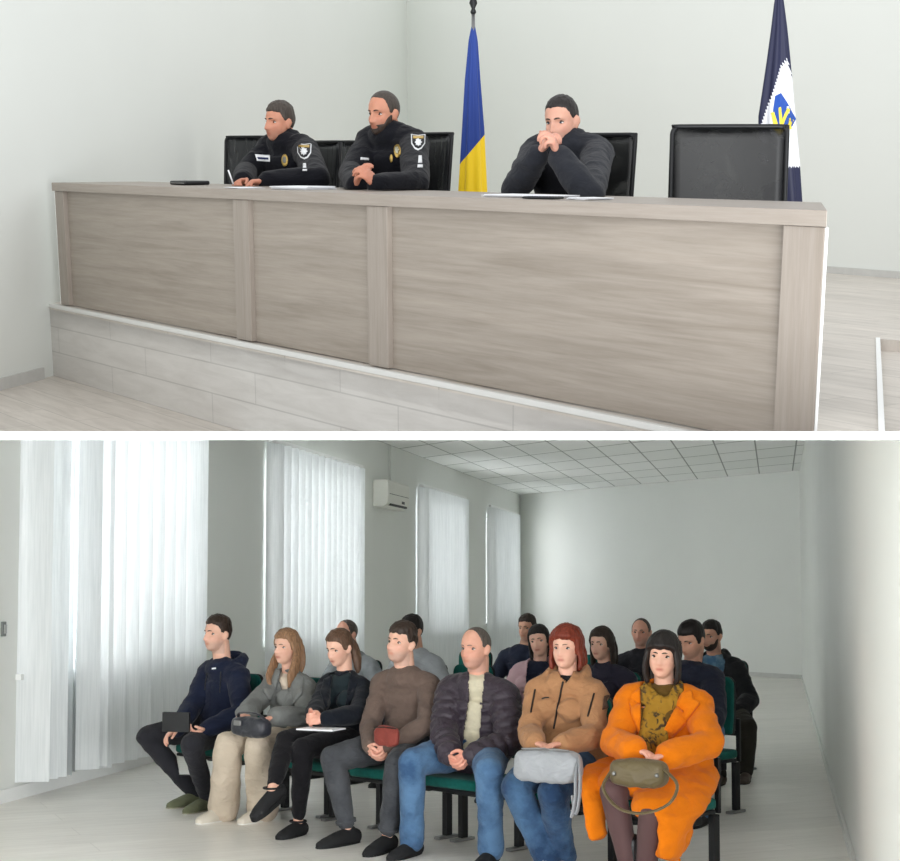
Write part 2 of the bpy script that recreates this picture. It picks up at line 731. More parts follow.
def hand(mb, w, d, n, right, s=1.0, curl=(35, 40, 25), spread=1.0, thumb=.6):
    """Palm, four fingers of different lengths with knuckles, a thumb off the palm's side. w wrist, d towards the fingers, n out of the palm."""
    d = d.normalized()
    n = (n - d * n.dot(d)).normalized()
    t = d.cross(n) * (1 if right else -1)          # thumb side
    mb.sweep([w - d * .03 * s, w + d * .012 * s, w + d * .045 * s, w + d * .08 * s], [(.026 * s, .020 * s), (.029 * s, .018 * s), (.039 * s, .017 * s), (.040 * s, .0135 * s)], side=t, n=14, sub=3)
    lens = (.074, .082, .076, .060)
    for k in range(4):
        x = (.029 - .0195 * k) * s
        p = w + d * (.084 - (.006 if k in (0, 3) else 0) - (.005 if k == 3 else 0)) * s + t * x
        dd = (d + t * (.10 - .07 * k) * spread).normalized()
        a = 0
        P = [p - dd * .02 * s, p]
        for seg, (fr, c) in enumerate(zip((.45, .31, .24), curl)):
            a += math.radians(c + 3 * k)
            p = p + (dd * math.cos(a) + n * math.sin(a)) * lens[k] * fr * s
            P.append(p)
        mb.sweep(P, [.0095 * s, .0095 * s, .0088 * s, .008 * s, .0068 * s], side=t, n=10, sub=2)
    b = w + d * .022 * s + t * .024 * s + n * .004 * s
    p1 = b + (d * .6 + t * .75 + n * .25).normalized() * .036 * s
    p2 = p1 + (d * .9 + t * (.55 - thumb * .5) + n * (.15 + thumb * .5)).normalized() * .032 * s
    p3 = p2 + (d * .95 + t * (.25 - thumb * .6) + n * (.1 + thumb * .6)).normalized() * .026 * s
    mb.sweep([b - t * .012 * s, p1, p2, p3], [.0135 * s, .0115 * s, .0098 * s, .0082 * s], side=n, n=10, sub=2)


TORSO = [(-.02, .172, .128), (.14, .170, .128), (.32, .152, .112), (.52, .158, .112), (.74, .176, .116), (.885, .168, .098), (.965, .118, .078), (1.03, .064, .062)]


class Person:
    def __init__(self, view, label, hip, Y, seat, head, neck, yaw, hyaw, hpitch=4, hroll=0, s=1.0, g=1.0, fem=False, chair=None, vox=.0052,
                 Re=None, Rw=None, Le=None, Lw=None, near=(1, 1, 1, 1), Rk=None, Ra=None, Lk=None, La=None, foot=(None, None), legnear=(1, 1), rise=(0, 0), fpitch=(0, 0),
                 hands='clasp', hc=None, curl=(38, 42, 25), skin=None, jaw=1.0, fat=1.0, group=None, lean=.03, deskclamp=None, arms3=None, headback=0.0, stub=0.0, fwy=0.0):
        self.view, self.s, self.g, self.fem, self.vox = view, s, g, fem, vox * VOX
        self.fwy = fwy
        self.jaw, self.fat, self.stub = jaw, fat, stub
        self.yaw = yaw
        pz = seat + .112 * (.5 + .5 * g)
        self.P = P = view.at_y(hip, 700, Y)
        P.z = pz
        P.x = (hip - PX) / F * (P - view.o).dot(view.f)
        f0 = facing(yaw)
        R = f0.cross(V((0, 0, 1)))
        self.tl = (.475 if not fem else .45) * s
        Nk = view.near_point(neck[0], neck[1], P + V((0, 0, self.tl)) + f0 * lean)
        A = (Nk - P).normalized()
        R = (R - A * R.dot(A)).normalized()
        Fw = A.cross(R)
        self.N, self.A, self.R, self.Fw, self.f0 = Nk, A, R, Fw, f0
        self.hs = hs = (1.0 if not fem else .955) * min(1.06, max(.93, s))
        self.HM = head_matrix(hyaw, hpitch, hroll)
        est = Nk + A * .10 * s + V((0, 0, .045 * s)) + self.HM @ V((0, .03 - headback, 0))
        self.H = view.near_point(head[0], head[1], est)
        sw = (.168 if not fem else .148) * s * (.6 + .4 * g)
        self.S = [Nk - A * .055 * s + R * sw * k for k in (1, -1)]
        if arms3:
            self.E, self.Wr = [V(a) for a in arms3[0]], [V(a) for a in arms3[1]]
        else:
            lu, lf = .285 * s, .255 * s
            self.E = [view.lift(self.S[0], lu, *Re, bool(near[0])), view.lift(self.S[1], lu, *Le, bool(near[1]))]
            self.Wr = [view.lift(self.E[0], lf, *Rw, bool(near[2])), view.lift(self.E[1], lf, *Lw, bool(near[3]))]
        hipw = .088 * s
        R0 = f0.cross(V((0, 0, 1)))
        self.hipj = [P + R0 * hipw * k + f0 * .02 for k in (1, -1)]
        self.K, self.An, self.ft = [], [], []
        for i, (k, a) in enumerate(((Rk, Ra), (Lk, La))):
            if k is None:
                kn = self.hipj[i] + (f0 + R0 * (.12, -.12)[i]).normalized() * .43 * s + V((0, 0, .0))
            else:
                kn = view.lift(self.hipj[i], .43 * s, *k, bool(legnear[i]))
                if kn.z < seat - .02:
                    kn.z = seat - .02
            if a is None:
                an = kn + f0 * .04
                an.z = seat - .44 + .09
                if rise[i]:
                    an.z += rise[i]
            elif rise[i]:
                an = view.lift(kn, .41 * s, *a, True)
            else:
                an = view.at_z(a[0], a[1], seat - .435 + .085)
            if chair is not None:
                ahead = lambda q: (q - V(chair[0])).dot(V(chair[1]))
                def forward(q, need, cap):
                    d = (view.o - q)
                    d.z = 0
                    d.normalize()
                    miss = need - ahead(q)
                    if miss > 0:
                        q = q + d * min(cap, miss / max(.3, d.dot(V(chair[1]))))
                    return q
                if k is not None:
                    z0 = kn.z
                    kn = forward(kn, .37, .34)
                if a is not None and not rise[i]:
                    an = forward(an, .34, .60)
            self.K.append(kn)
            self.An.append(an)
            self.ft.append(foot[i] if foot[i] is not None else yaw)
        self.floor = seat - .435
        self.fpitch = fpitch
        self.base = V((P.x, P.y, self.floor))
        self.chair, self.seat = chair, seat
        self.deskclamp = deskclamp
        self.root = thing('person', label, 'person', self.base, 0, group, view.W)
        self.rise = rise
        if not arms3:
            pass
        # ---- hands
        self.hv = []
        W0, W1 = self.Wr
        mid = (W0 + W1) * .5
        for i in range(2):
            fore = (self.Wr[i] - self.E[i]).normalized()
            if hands == 'clasp':
                tgt = view.lift(mid, .05, hc[0], hc[1], True) if hc else mid + f0 * .05
                d = (tgt - self.Wr[i]).normalized() * .75 + fore * .45
                n = (self.Wr[1 - i] - self.Wr[i]).normalized() + V((0, 0, -.25)) + (V((0, 0, .45)) if i == 0 else V((0, 0, -.1)))
            elif hands == 'flat':
                d = fore * .6 + f0 * .2 + (mid - self.Wr[i]).normalized() * .45 + V((0, 0, -.1))
                n = V((0, 0, -1)) + (mid - self.Wr[i]).normalized() * .35
            else:
                d, n = hands[i]
                d, n = V(d), V(n)
            self.hv.append((d, n, curl if not isinstance(curl[0], tuple) else curl[i]))
        self.make_body(skin)

    def c(self, p):
        """Sitting flesh and cloth flatten on the seat and against the backrest."""
        return p

    def flatten(self, me, off=None):
        if self.chair is None:
            return me
        co = coords(me)
        c, f = V(self.chair[0]), V(self.chair[1])
        r = f.cross(V((0, 0, 1)))
        d = co - np.array(c, np.float32)
        x, y = d @ np.array(r, np.float32), d @ np.array(f, np.float32)
        z = co[:, 2]
        st = self.seat + .006
        m = (np.abs(x) < .27) & (y < .20) & (y > -.34) & (z < st) & (z > self.seat - .22)
        fw = m & (y > self.fwy) & (z < self.seat - .05)
        up = m & ~fw
        z[up] = st + (z[up] - st) * .01
        push = np.where(fw, .202 + (y - self.fwy) * .03 - y, 0).astype(np.float32)
        co += push[:, None] * np.array(f, np.float32)[None, :]
        back = -.158
        m = (np.abs(x) < .27) & (y < back) & (y > -.42) & (z > self.seat - .05) & (z < self.seat + .62)
        push = np.where(m, (back - y) * .985, 0).astype(np.float32)
        co += push[:, None] * np.array(f, np.float32)[None, :]
        if self.deskclamp:
            o, n, dd, zt = self.deskclamp
            q = (co - np.array(o, np.float32)) @ np.array(n, np.float32)
            m = (q < dd) & (q > -.1) & (co[:, 2] < zt) & (co[:, 2] > zt - .10)
            co[m, 2] = zt + (co[m, 2] - zt) * .01
        set_coords(me, co)
        return me

    def fin(self, me, name, mat, parent=None, solid=0, smooth=True):
        set_coords(me, coords(me) - np.array(self.base, np.float32))
        return link(name, me, mat, parent or self.root, smooth, solid=solid)

    def torso_rings(self, pad, t0=-.02, t1=1.03, puff=0, belly=0.0, bust=None, neckpad=None):
        pts, rad = [], []
        ts = TORSO
        if self.fem:
            ts = [(t, a * (1.02 if t < .2 else (.9 if t < .6 else .9)), b * (1.0 if t < .2 else .92)) for t, a, b in TORSO]
        for t, a, b in ts:
            if t < t0 - .01 or t > t1 + .01:
                continue
            bow = -.028 * math.sin(PI * min(1, max(0, t))) + (.012 if t > .9 else 0)
            p = self.P + (self.N - self.P) * t + self.Fw * (bow + belly * .5 * math.exp(-((t - .25) / .25) ** 2))
            gg = self.g if t < .95 else 1
            k = pad if t < 1 or neckpad is None else neckpad
            pts.append(p)
            rad.append((a * self.s * gg + k, b * self.s * gg + k + belly * math.exp(-((t - .25) / .25) ** 2) * .5))
        return pts, rad

    def add_torso(self, mb, pad, t0=-.02, t1=1.03, puff=0, belly=0.0, neckpad=None, nq=7):
        pts, rad = self.torso_rings(pad, t0, t1, puff, belly, None, neckpad)
        if puff:
            # quilted tubes: resample and swell between the seams
            P2, R2 = [], []
            m = len(pts) - 1
            for q in range(nq * 4 + 1):
                u = q / (nq * 4) * m
                i = min(int(u), m - 1)
                t = u - i
                P2.append(pts[i].lerp(pts[i + 1], t))
                k = puff * (abs(math.sin(PI * q / 4)) ** .6 - .4)
                R2.append((rad[i][0] * (1 - t) + rad[i + 1][0] * t + k, rad[i][1] * (1 - t) + rad[i + 1][1] * t + k))
            mb.sweep(P2, R2, side=self.R, n=40, sub=1)
        else:
            mb.sweep(pts, rad, side=self.R, n=32, sub=4)
        if self.fem:
            for k in (1, -1):
                mb.ell(self.P + (self.N - self.P) * .70 + self.R * .07 * k * self.s + self.Fw * (.076 * self.s * self.g + pad * .6), (.064 * self.s + pad * .3, .05 * self.s, .062 * self.s))
        # shoulders
        for i, k in enumerate((1, -1)):
            a = self.N - self.A * .012 + self.R * k * .05 * self.s
            mb.sweep([a - self.A * .03, (a + self.S[i]) * .5 + self.A * .003, self.S[i]], [(.058 + pad * .8) * self.s, (.060 + pad) * self.s, (.064 + pad) * self.s * (.75 + .25 * self.g)], side=self.Fw, n=16)

    def add_arm(self, mb, i, pad, end=1.0, puff=0, cuff=0.0, n=18):
        S, E, W = self.S[i], self.E[i], self.Wr[i]
        s = self.s * (.8 + .2 * self.g) * (1 if not self.fem else .9)
        We = E.lerp(W, end)
        if puff:
            for a, b, r0, r1, q in ((S, E, .062, .048, 5), (E, We, .048, .036, 4)):
                P2, R2 = [], []
                for k in range(q * 4 + 1):
                    t = k / (q * 4)
                    P2.append(a.lerp(b, t))
                    R2.append((r0 * (1 - t) + r1 * t) * s + pad + puff * (abs(math.sin(PI * k / 4)) ** .6 - .4))
                mb.sweep(P2, R2, side=self.R, n=n, sub=1)
            mb.ell(E, .047 * s + pad)
            return
        mb.sweep([S, S.lerp(E, .4), E], [.060 * s + pad, .053 * s + pad, .045 * s + pad], side=self.R, n=n)
        mb.ell(E, .0455 * s + pad)
        mb.sweep([E, E.lerp(We, .35), We], [.045 * s + pad, .046 * s + pad, (.031 * s + pad + cuff)], side=self.R, n=n)

    def add_leg(self, mb, i, pad, ank=.036, end=1.0, wide=0.0):
        Hj, K, A = self.hipj[i], self.K[i], self.An[i]
        s = self.s * (.65 + .35 * self.g)
        Ae = K.lerp(A, end)
        dn = (A - K).normalized()
        mb.sweep([Hj - (K - Hj) * .1, Hj.lerp(K, .35), Hj.lerp(K, .75), K], [.086 * s + pad, .083 * s + pad, .067 * s + pad, .057 * s + pad], side=self.R, n=20)
        mb.ell(K, .057 * s + pad)
        mb.sweep([K, K.lerp(Ae, .3), K.lerp(Ae, .65), Ae], [.055 * s + pad + wide * .3, .054 * s + pad + wide * .6, .046 * s + pad + wide * .9, ank * s + pad + wide], side=self.R, n=20)

    def make_body(self, skin):
        mb = MB()
        s, HM, H, hs = self.s, self.HM, self.H, self.hs
        pts = [H + HM @ (head_surf(d, self.fem, True, self.jaw, self.fat) * hs) for d in dirs(72, 54)]
        globe(mb, pts, 72, 54)
        for k in (1, -1):                      # ears
            e = H + HM @ (V((.0735 * k, -.012, -.012)) * hs)
            Me = HM @ Matrix.Rotation(math.radians(18 * k), 3, 'Z')
            mb.ell(e, (.009 * hs, .017 * hs, .031 * hs), Me)
            mb.ell(e + HM @ V((.008 * k, -.006, .008)), (.006 * hs, .015 * hs, .022 * hs), Me)
        nb = self.N - self.A * .06 * s + self.Fw * .005
        nt = H + HM @ (V((0, -.026, -.055)) * hs)
        rn = (.059 if not self.fem else .049) * s
        mb.sweep([nb, nb.lerp(nt, .5) - self.Fw * .004, nt], [(rn * 1.15, rn * 1.1), (rn, rn), (rn, rn * 1.05)], side=self.R, n=20)
        self.neck_top, self.neck_bot = nt, nb
        self.add_torso(mb, -.012, t1=.97)
        for i in range(2):
            self.add_arm(mb, i, -.004)
            self.add_leg(mb, i, -.006)
            d, n, cu = self.hv[i]
            hand(mb, self.Wr[i], d, n, i == 0, s * (1 if not self.fem else .92), cu)
            fd = facing(self.ft[i])
            A = self.An[i]
            Mf = Matrix.Rotation(-math.radians(self.fpitch[i]), 3, fd.cross(V((0, 0, 1))))
            mb.sweep([A + Mf @ (V((0, 0, -.02)) - fd * .03), A + Mf @ (fd * .06 - V((0, 0, .045))), A + Mf @ (fd * .14 - V((0, 0, .06)))], [.032, .03, .018], side=fd.cross(V((0, 0, 1))), n=12)
        me = fuse(mb, self.vox, 1)
        self.flatten(me)
        co = coords(me)
        q = (co - np.array(H, np.float32)) @ np.array(HM, np.float32) / hs
        x, y, z = q[:, 0], q[:, 1], q[:, 2]
        tone = np.ones((len(co), 4), np.float32)
        hd = (np.abs(x) < .1) & (y > .03) & (np.abs(z) < .13)
        lip = np.exp(-(x / .021) ** 4 - ((z + .0625) / .0085) ** 2) * hd
        lc = (.62, .34, .36) if self.fem else (.78, .58, .56)
        for c in range(3):
            tone[:, c] *= 1 - lip * (1 - lc[c])
        blush = (np.exp(-((np.abs(x) - .043) / .02) ** 2 - ((z + .028) / .02) ** 2) + np.exp(-(x / .015) ** 2 - ((z + .036) / .014) ** 2)) * hd * .5
        for c, k in enumerate((.0, .14, .12)):
            tone[:, c] *= 1 - blush * k
        if not self.fem:
            st = np.clip((-.038 - z) / .03, 0, 1) * (1 - lip) * ((y > -.02) & (np.abs(x) < .085) & (z > -.13))
            for c, k in enumerate((.20 + self.stub, .17 + self.stub, .13 + self.stub)):
                tone[:, c] *= 1 - st * k
        for i in range(2):
            dh = np.linalg.norm(co - np.array(self.Wr[i] + self.hv[i][0].normalized() * .09, np.float32), axis=1)
            m = np.clip((.11 - dh) / .04, 0, 1)
            tone[:, 1] *= 1 - m * .07
            tone[:, 2] *= 1 - m * .07
        at = me.color_attributes.new('tone', 'FLOAT_COLOR', 'POINT')
        at.data.foreach_set('color', tone.ravel())
        self.body = self.fin(me, 'body', skin)

    def hl(self, p):
        return self.H + self.HM @ (V(p) * self.hs)

    def face(self, brow, iris, browk=1.0, lash=None):
        for k in (1, -1):
            d = V((.031 * k, .085, .001)).normalized()
            sp = head_surf(d, self.fem, True, self.jaw, self.fat)
            c = V((.031 * k, sp.y - .0035, .0005))
            mb = MB()
            Mp = self.HM @ Matrix.Rotation(-PI / 2, 3, 'X') @ Matrix.Rotation(0, 3, 'Z')
            # pole (local z) turned to face forward (local y)
            mb.ell(self.hl(c), (.0145 * self.hs, .0058 * self.hs, .0092 * self.hs), Mp, 18, 14)
            me = mb.mesh()
            cc = self.hl(c)
            Mi = self.HM.transposed()
            for f in me.polygons:
                q = Mi @ (f.center - cc) / self.hs
                r = math.hypot(q.x, q.z)
                f.material_index = 0 if q.y < 0 or r > .0074 else 1
            o = self.fin(me, 'eye', [M['sclera'], iris], self.root)
            mb = MB()
            P = []
            for u in (-1, -.5, 0, .5, 1):
                P.append(self.hl((c.x + .0155 * u, c.y + .0075 * (1 - .35 * u * u) - .002, .0078 * (1 - u * u * .75) + .001)))
            mb.sweep(P, [.0014, .0026, .0030, .0026, .0014], side=self.HM @ V((0, 1, 0)), n=8)
            self.fin(mb.mesh(), 'eyelash', lash or brow, o)
            mb = MB()
            P = []
            for u in (-1, -.4, .2, 1):
                dd = V(((.031 + .017 * u) * k, .09, .0212 + .0028 * (1 - ((u - .1) / 1.1) ** 2))).normalized()
                zt = dd.z / dd.y * .09
                for it in range(3):
                    q = head_surf(dd, self.fem, True, self.jaw, self.fat)
                    dd = V((dd.x, dd.y, dd.z * zt / max(q.z, .004))).normalized()
                P.append(self.hl((q.x, q.y + .0005, q.z)))
            w = .0036 * browk
            mb.sweep(P, [(w * .7, .003), (w, .0035), (w * .9, .0032), (w * .35, .002)], side=self.HM @ V((0, 0, 1)), n=8)
            self.fin(mb.mesh(), 'eyebrow', brow, self.root)

    def hair(self, mat, top=.016, side=.008, strands=(), front=.066, nape=-.07, sidez=-.012, temple=.045, amp=.003, name='hair', freq=45, grain=(1, 1, .3), vox=.0055, crown=True):
        mb = MB()
        if crown:
            pts = []
            for d in dirs(64, 48):
                p = head_surf(d, self.fem, False, self.jaw, self.fat)
                h = hairline(p, front, nape, sidez, temple)
                k = sm(p.z, h - .004, h + .012)
                T = side + (top - side) * sm(p.z, .03, .10)
                pts.append(self.hl(p + V(d) * (k * T - (1 - k) * .014)))
            globe(mb, pts, 64, 48)
        for st in strands:
            P, r = st[0], st[1]
            mb.sweep([self.hl(p) for p in P], [(a * self.hs, b * self.hs) if not isinstance(rr, float) else rr * self.hs for rr in r for a, b in [rr if not isinstance(rr, float) else (rr, rr)]], side=self.HM @ V(st[2] if len(st) > 2 else (0, 1, 0)), n=16)
        me = fuse(mb, vox * VOX, 2)
        folds(me, amp, freq, 3, grain, False)
        self.flatten(me)
        return self.fin(me, name, mat)

    def beard(self, mat, T=.006, up=-.045, mous=True):
        mb = MB()
        pts = []
        for d in dirs(64, 48):
            p = head_surf(d, self.fem, True, self.jaw, self.fat)
            ax = abs(p.x)
            lim = up + .042 * sm(ax, .050, .068)
            k = sm(lim - p.z, -.004, .01) * sm(p.y, -.012, .004)
            mouth = _g(p.x, p.z, 0, -.064, .020, .0075)
            k *= 1 - min(1, 1.3 * mouth)
            if not mous:
                k *= 1 - _g(p.x, p.z, 0, -.05, .02, .008)
            pts.append(self.hl(p + V(d) * (k * T - (1 - k) * .012)))
        globe(mb, pts, 64, 48)
        me = fuse(mb, .0042 * VOX, 1)
        folds(me, .0012, 90, 5, (1, 1, .5), False)
        return self.fin(me, 'beard', mat)

    # ---- clothes
    def top(self, name, mat, pad=.014, t0=.02, end=.97, sleeves=True, puff=0, collar=0.0, colpad=.012, hood=False, belly=0.0, cuff=0.0, amp=.006, freq=11, vox=.0075, extra=None, cut=None,
            solid=0, t1=.965, smooth=2, keep=None):
        mb = MB()
        self.add_torso(mb, pad, t0, t1, puff, belly, neckpad=pad * .6)
        if sleeves:
            for i in range(2):
                self.add_arm(mb, i, pad, end, puff, cuff)
        if collar:
            nb, nt = self.neck_bot, self.neck_top
            rn = (.059 if not self.fem else .049) * self.s + colpad
            e = nb + (nt - nb).normalized() * (.06 * self.s + collar)
            mb.sweep([nb, nb.lerp(e, .5), e], [(rn * 1.3, rn * 1.2), (rn * 1.1, rn * 1.08), (rn, rn)], side=self.R, n=24)
        if hood:
            N, R, Fw, A = self.N, self.R, self.Fw, self.A
            k = self.s * (hood if isinstance(hood, float) else 1)
            mb.sweep([N + R * .085 * k + Fw * .065 * k - A * .03, N + R * .105 * k - Fw * .02 * k + A * .03 * k, N + R * .065 * k - Fw * .10 * k + A * .045 * k, N - Fw * .125 * k + A * .04 * k,
                      N - R * .065 * k - Fw * .10 * k + A * .045 * k, N - R * .105 * k - Fw * .02 * k + A * .03 * k, N - R * .085 * k + Fw * .065 * k - A * .03],
                     [.026 * k, (.034 * k, .045 * k), (.038 * k, .06 * k), (.04 * k, .065 * k), (.038 * k, .06 * k), (.034 * k, .045 * k), .026 * k], side=R, n=16)
        if extra:
            extra(mb)
        me = fuse(mb, vox * VOX, smooth)
        if amp:
            folds(me, amp, freq, len(name) + int(self.P.x * 10), (1, 1, 1.5))
        self.flatten(me)
        self.tb = bvh_of(me)
        if cut:
            cut_front(me, self.view, V((0, 0, 0)), cut, [(self.E[i], self.Wr[i] + (self.Wr[i] - self.E[i]) * .1, .075 + pad) for i in range(2)])
        o = self.fin(me, name, mat, solid=solid)
        self.top_o = o
        return o

    def trousers(self, name, mat, pad=.012, ank=.036, end=.97, wide=0.0, amp=.006, freq=10, vox=.0075, extra=None, belt=.22):
        mb = MB()
        pts, rad = self.torso_rings(.002, -.02, .20)
        mb.sweep(pts, rad, side=self.R, n=28)
        for i in range(2):
            self.add_leg(mb, i, pad, ank, end, wide)
        if extra:
            extra(mb)
        me = fuse(mb, vox * VOX, 2)
        if amp:
            folds(me, amp, freq, 4 + int(self.P.x * 10))
        self.flatten(me)
        self.lb = bvh_of(me)
        return self.fin(me, name, mat)

    def shoes(self, mat, solemat, L=1.0, boot=0.0, name='shoe', tall=1.0, low=0.0):
        pitch = self.fpitch
        for i in range(2):
            fd = facing(self.ft[i])
            r = fd.cross(V((0, 0, 1)))
            Mx = Matrix((r, fd, V((0, 0, 1)))).transposed() @ Matrix.Rotation(-math.radians(pitch[i]), 3, 'X')
            o = self.An[i] - Mx @ V((0, 0, .085))
            if not self.rise[i]:
                o.z = self.floor
            s = L * self.s
            T = lambda p: o + Mx @ V(p)
            mb = MB()
            h = tall
            loc = MB()
            loc.sweep([(0, -.058 * s, .048 * h), (0, -.01, .052 * h), (0, .07 * s, .044 * h), (0, .14 * s, .032 * h), (0, .185 * s, .026 * h)],
                      [(.034, .040 * h), (.040, .048 * h), (.041, .042 * h), (.047, .034 * h), (.036, .026 * h)], side=(1, 0, 0), n=20)
            if boot:
                loc.sweep([(0, -.01, .05), (0, -.006, .09), (0, 0, .09 + boot)], [.044, .046, .05], n=20)
            elif not low:
                loc.sweep([(0, -.012, .05), (0, -.010, .085)], [(.038, .044), (.037, .043)], n=20)
            for v in loc.v:
                v.z = max(v.z, .012)
            mb.add([T(v) for v in loc.v], loc.f)
            me = fuse(mb, .006 * VOX, 2)
            so = self.fin(me, name, mat)
            mb = MB()
            out = []
            for k in range(24):
                a = 2 * PI * k / 24
                y = .066 * s + .148 * s * math.sin(a)
                w = .040 + .009 * sm(y, .05, .13) - .004 * sm(y, .02, -.05)
                out.append((w * math.copysign(abs(math.cos(a)) ** .7, math.cos(a)), y))
            mb.prism(out, 0.001, .022)
            mb.v = [T(v) for v in mb.v]
            self.fin(mb.mesh(), 'sole', solemat, so, smooth=False)
            if not low and not boot:
                mb = MB()
                for q in range(4):
                    y = (.045 + .022 * q) * s
                    z = (.086 - .0105 * q) * h
                    mb.sweep([T((-.024, y, z - .010)), T((0, y + .004, z + .004)), T((.024, y, z - .010))], .0032, n=6, sub=3)
                self.fin(mb.mesh(), 'laces', solemat, so)

    def sew(self, name, mat, poly, lift=.003, thick=.004, step=2.0, parent=None, label=None, bvh=None, bevel=0):
        mb = patch(bvh or self.tb, self.view, V((0, 0, 0)), poly, lift, step, thick)
        o = self.fin(mb.mesh(), name, mat, parent or self.top_o)
        if label:
            o['label'] = label
        return o

    def seam(self, name, mat, line, r=.003, lift=.002, parent=None, bvh=None):
        """A zip, cord or stitched seam that follows the garment along a line."""
        b = bvh or self.tb
        P = []
        for i in range(len(line) - 1):
            a, c = line[i], line[i + 1]
            k = max(1, int(math.hypot(c[0] - a[0], c[1] - a[1]) / 4))
            for j in range(k + (1 if i == len(line) - 2 else 0)):
                x, y = a[0] + (c[0] - a[0]) * j / k, a[1] + (c[1] - a[1]) * j / k
                d = self.view.ray(x, y).normalized()
                h = b.ray_cast(self.view.o, d)
                if h[0] is not None:
                    P.append(h[0] + (h[1] if h[1].dot(d) < 0 else -h[1]) * lift)
        if len(P) < 2:
            return None
        mb = MB()
        mb.sweep(P, r, n=8, sub=2)
        return self.fin(mb.mesh(), name, mat, parent or self.top_o)
# ------------------------------------------------------------------ shared materials
M = {}
M['wall_low'] = plain('painted_wall', (225, 227, 223), .6, var=.012, scale=1.2, spec=.3, bump=.05, bscale=60)
M['wall_up'] = plain('white_painted_wall', (222, 225, 221), .7, var=.01, scale=1.0, spec=.25, bump=.04, bscale=60)
M['white_trim'] = plain('white_trim', (240, 241, 240), .5, var=.01)
M['base_grey'] = plain('grey_skirting', (196, 196, 193), .5, var=.05, scale=12)
M['floor_low'] = planks('pale_laminate_floor', (238, 235, 229), 2.6, .30, .34, joint=.05, contrast=.06, rot=math.radians(-24), spec=.25)
M['floor_up'] = planks('grey_oak_laminate_floor', (204, 197, 189), 1.3, .24, .38, joint=.12, contrast=.13, rot=math.radians(54))
M['riser'] = planks('grey_oak_laminate_riser', (194, 191, 187), 1.3, .165, .42, joint=.10, contrast=.08)
M['desk'] = wood('grey_oak_desk', (150, 141, 131), .45, (.55, 12, 12), .17)
M['desk_frame'] = wood('grey_oak_frame', (154, 145, 136), .45, (.55, 12, 12), .09)
M['desk_post'] = wood('grey_oak_post', (150, 141, 132), .45, (12, .55, 12), .10)
M['black_plastic'] = plain('black_plastic', (26, 27, 29), .45, var=.1)
M['black_metal'] = plain('black_metal', (30, 31, 33), .4, .3, var=.1)
M['chrome'] = plain('chrome', (180, 182, 185), .2, 1, var=.02)
M['steel'] = plain('steel', (150, 150, 150), .35, .9, var=.03)
M['ac_white'] = plain('cream_plastic', (222, 222, 214), .45, var=.01)
M['dark_slot'] = plain('dark_slot', (60, 62, 62), .6)
M['paper'] = plain('paper', (238, 240, 244), .8, var=.01)
M['sclera'] = plain('sclera', (214, 206, 200), .25, var=.02)
M['green_seat'] = cloth('green_upholstery', (18, 92, 84), .14, 40, .85, .1, .4)
M['black_shell'] = plain('black_shell', (24, 26, 28), .5, var=.1)


def clip(me, co, no, W=None):
    """Cut away everything on the negative side of a plane (world co, no), mesh placed by W."""
    bm = bmesh.new()
    bm.from_mesh(me)
    if W is not None:
        inv = W.inverted()
        co = inv @ V(co)
        no = (inv.to_3x3() @ V(no)).normalized()
    bmesh.ops.bisect_plane(bm, geom=bm.verts[:] + bm.edges[:] + bm.faces[:], plane_co=co, plane_no=no, clear_inner=True)
    ed = [e for e in bm.edges if len(e.link_faces) == 1]
    if ed:
        bmesh.ops.holes_fill(bm, edges=ed, sides=0)
    bm.to_mesh(me)
    bm.free()
    return me


# ------------------------------------------------------------------ the slab between the two storeys
LIP = 3.9
ZT, ZB = EYE + LIP * .10698, EYE + LIP * .10159
ST, SB = .1060, .1035
slab_top = lambda y: ZT + (y - LIP) * ST
slab_bot = lambda y: ZB + (y - LIP) * SB
TOPN = V((0, -ST, 1)).normalized()
TOPC = V((0, LIP, ZT))
BOTN = V((0, SB, -1)).normalized()
BOTC = V((0, LIP, ZB - .004))
mb = MB()
y0, y1 = LIP, 19.4
mb.hexa([(-9, y0, ZB), (9, y0, ZB), (9, y1, slab_bot(y1)), (-9, y1, slab_bot(y1))], [(-9, y0, ZT), (9, y0, ZT), (9, y1, slab_top(y1)), (-9, y1, slab_top(y1))])
struct('ceiling_slab', mb, M['white_trim'])
mb = MB()
mb.box((-9, LIP - .012, ZB), (9, LIP - .001, ZT))
mb2 = mb
m_edge, nt, b = new_mat('white_slab_edge')
b.inputs['Base Color'].default_value = (.95, .95, .95, 1)
b.inputs['Roughness'].default_value = .6
struct('trim_1', mb2, m_edge)

# ------------------------------------------------------------------ lower hall
CEIL = 3.42
LX = lambda y: -5.236 + .2167 * y
RX = lambda y: .384 + .218 * y
dL = V((.2167, 1, 0)).normalized()
nL = V((1, -.2167, 0)).normalized()
KL = math.sqrt(1 + .2167 ** 2)


def wl(y, d, z):
    """Point by the left wall: y along it, d inwards, z up."""
    return V((LX(y), y, 0)) + nL * d + V((0, 0, z))


def wl_box(mb, ya, yb, da, db, za, zb):
    mb.hexa([wl(ya, da, za), wl(ya, db, za), wl(yb, db, za), wl(yb, da, za)], [wl(ya, da, zb), wl(ya, db, zb), wl(yb, db, zb), wl(yb, da, zb)])


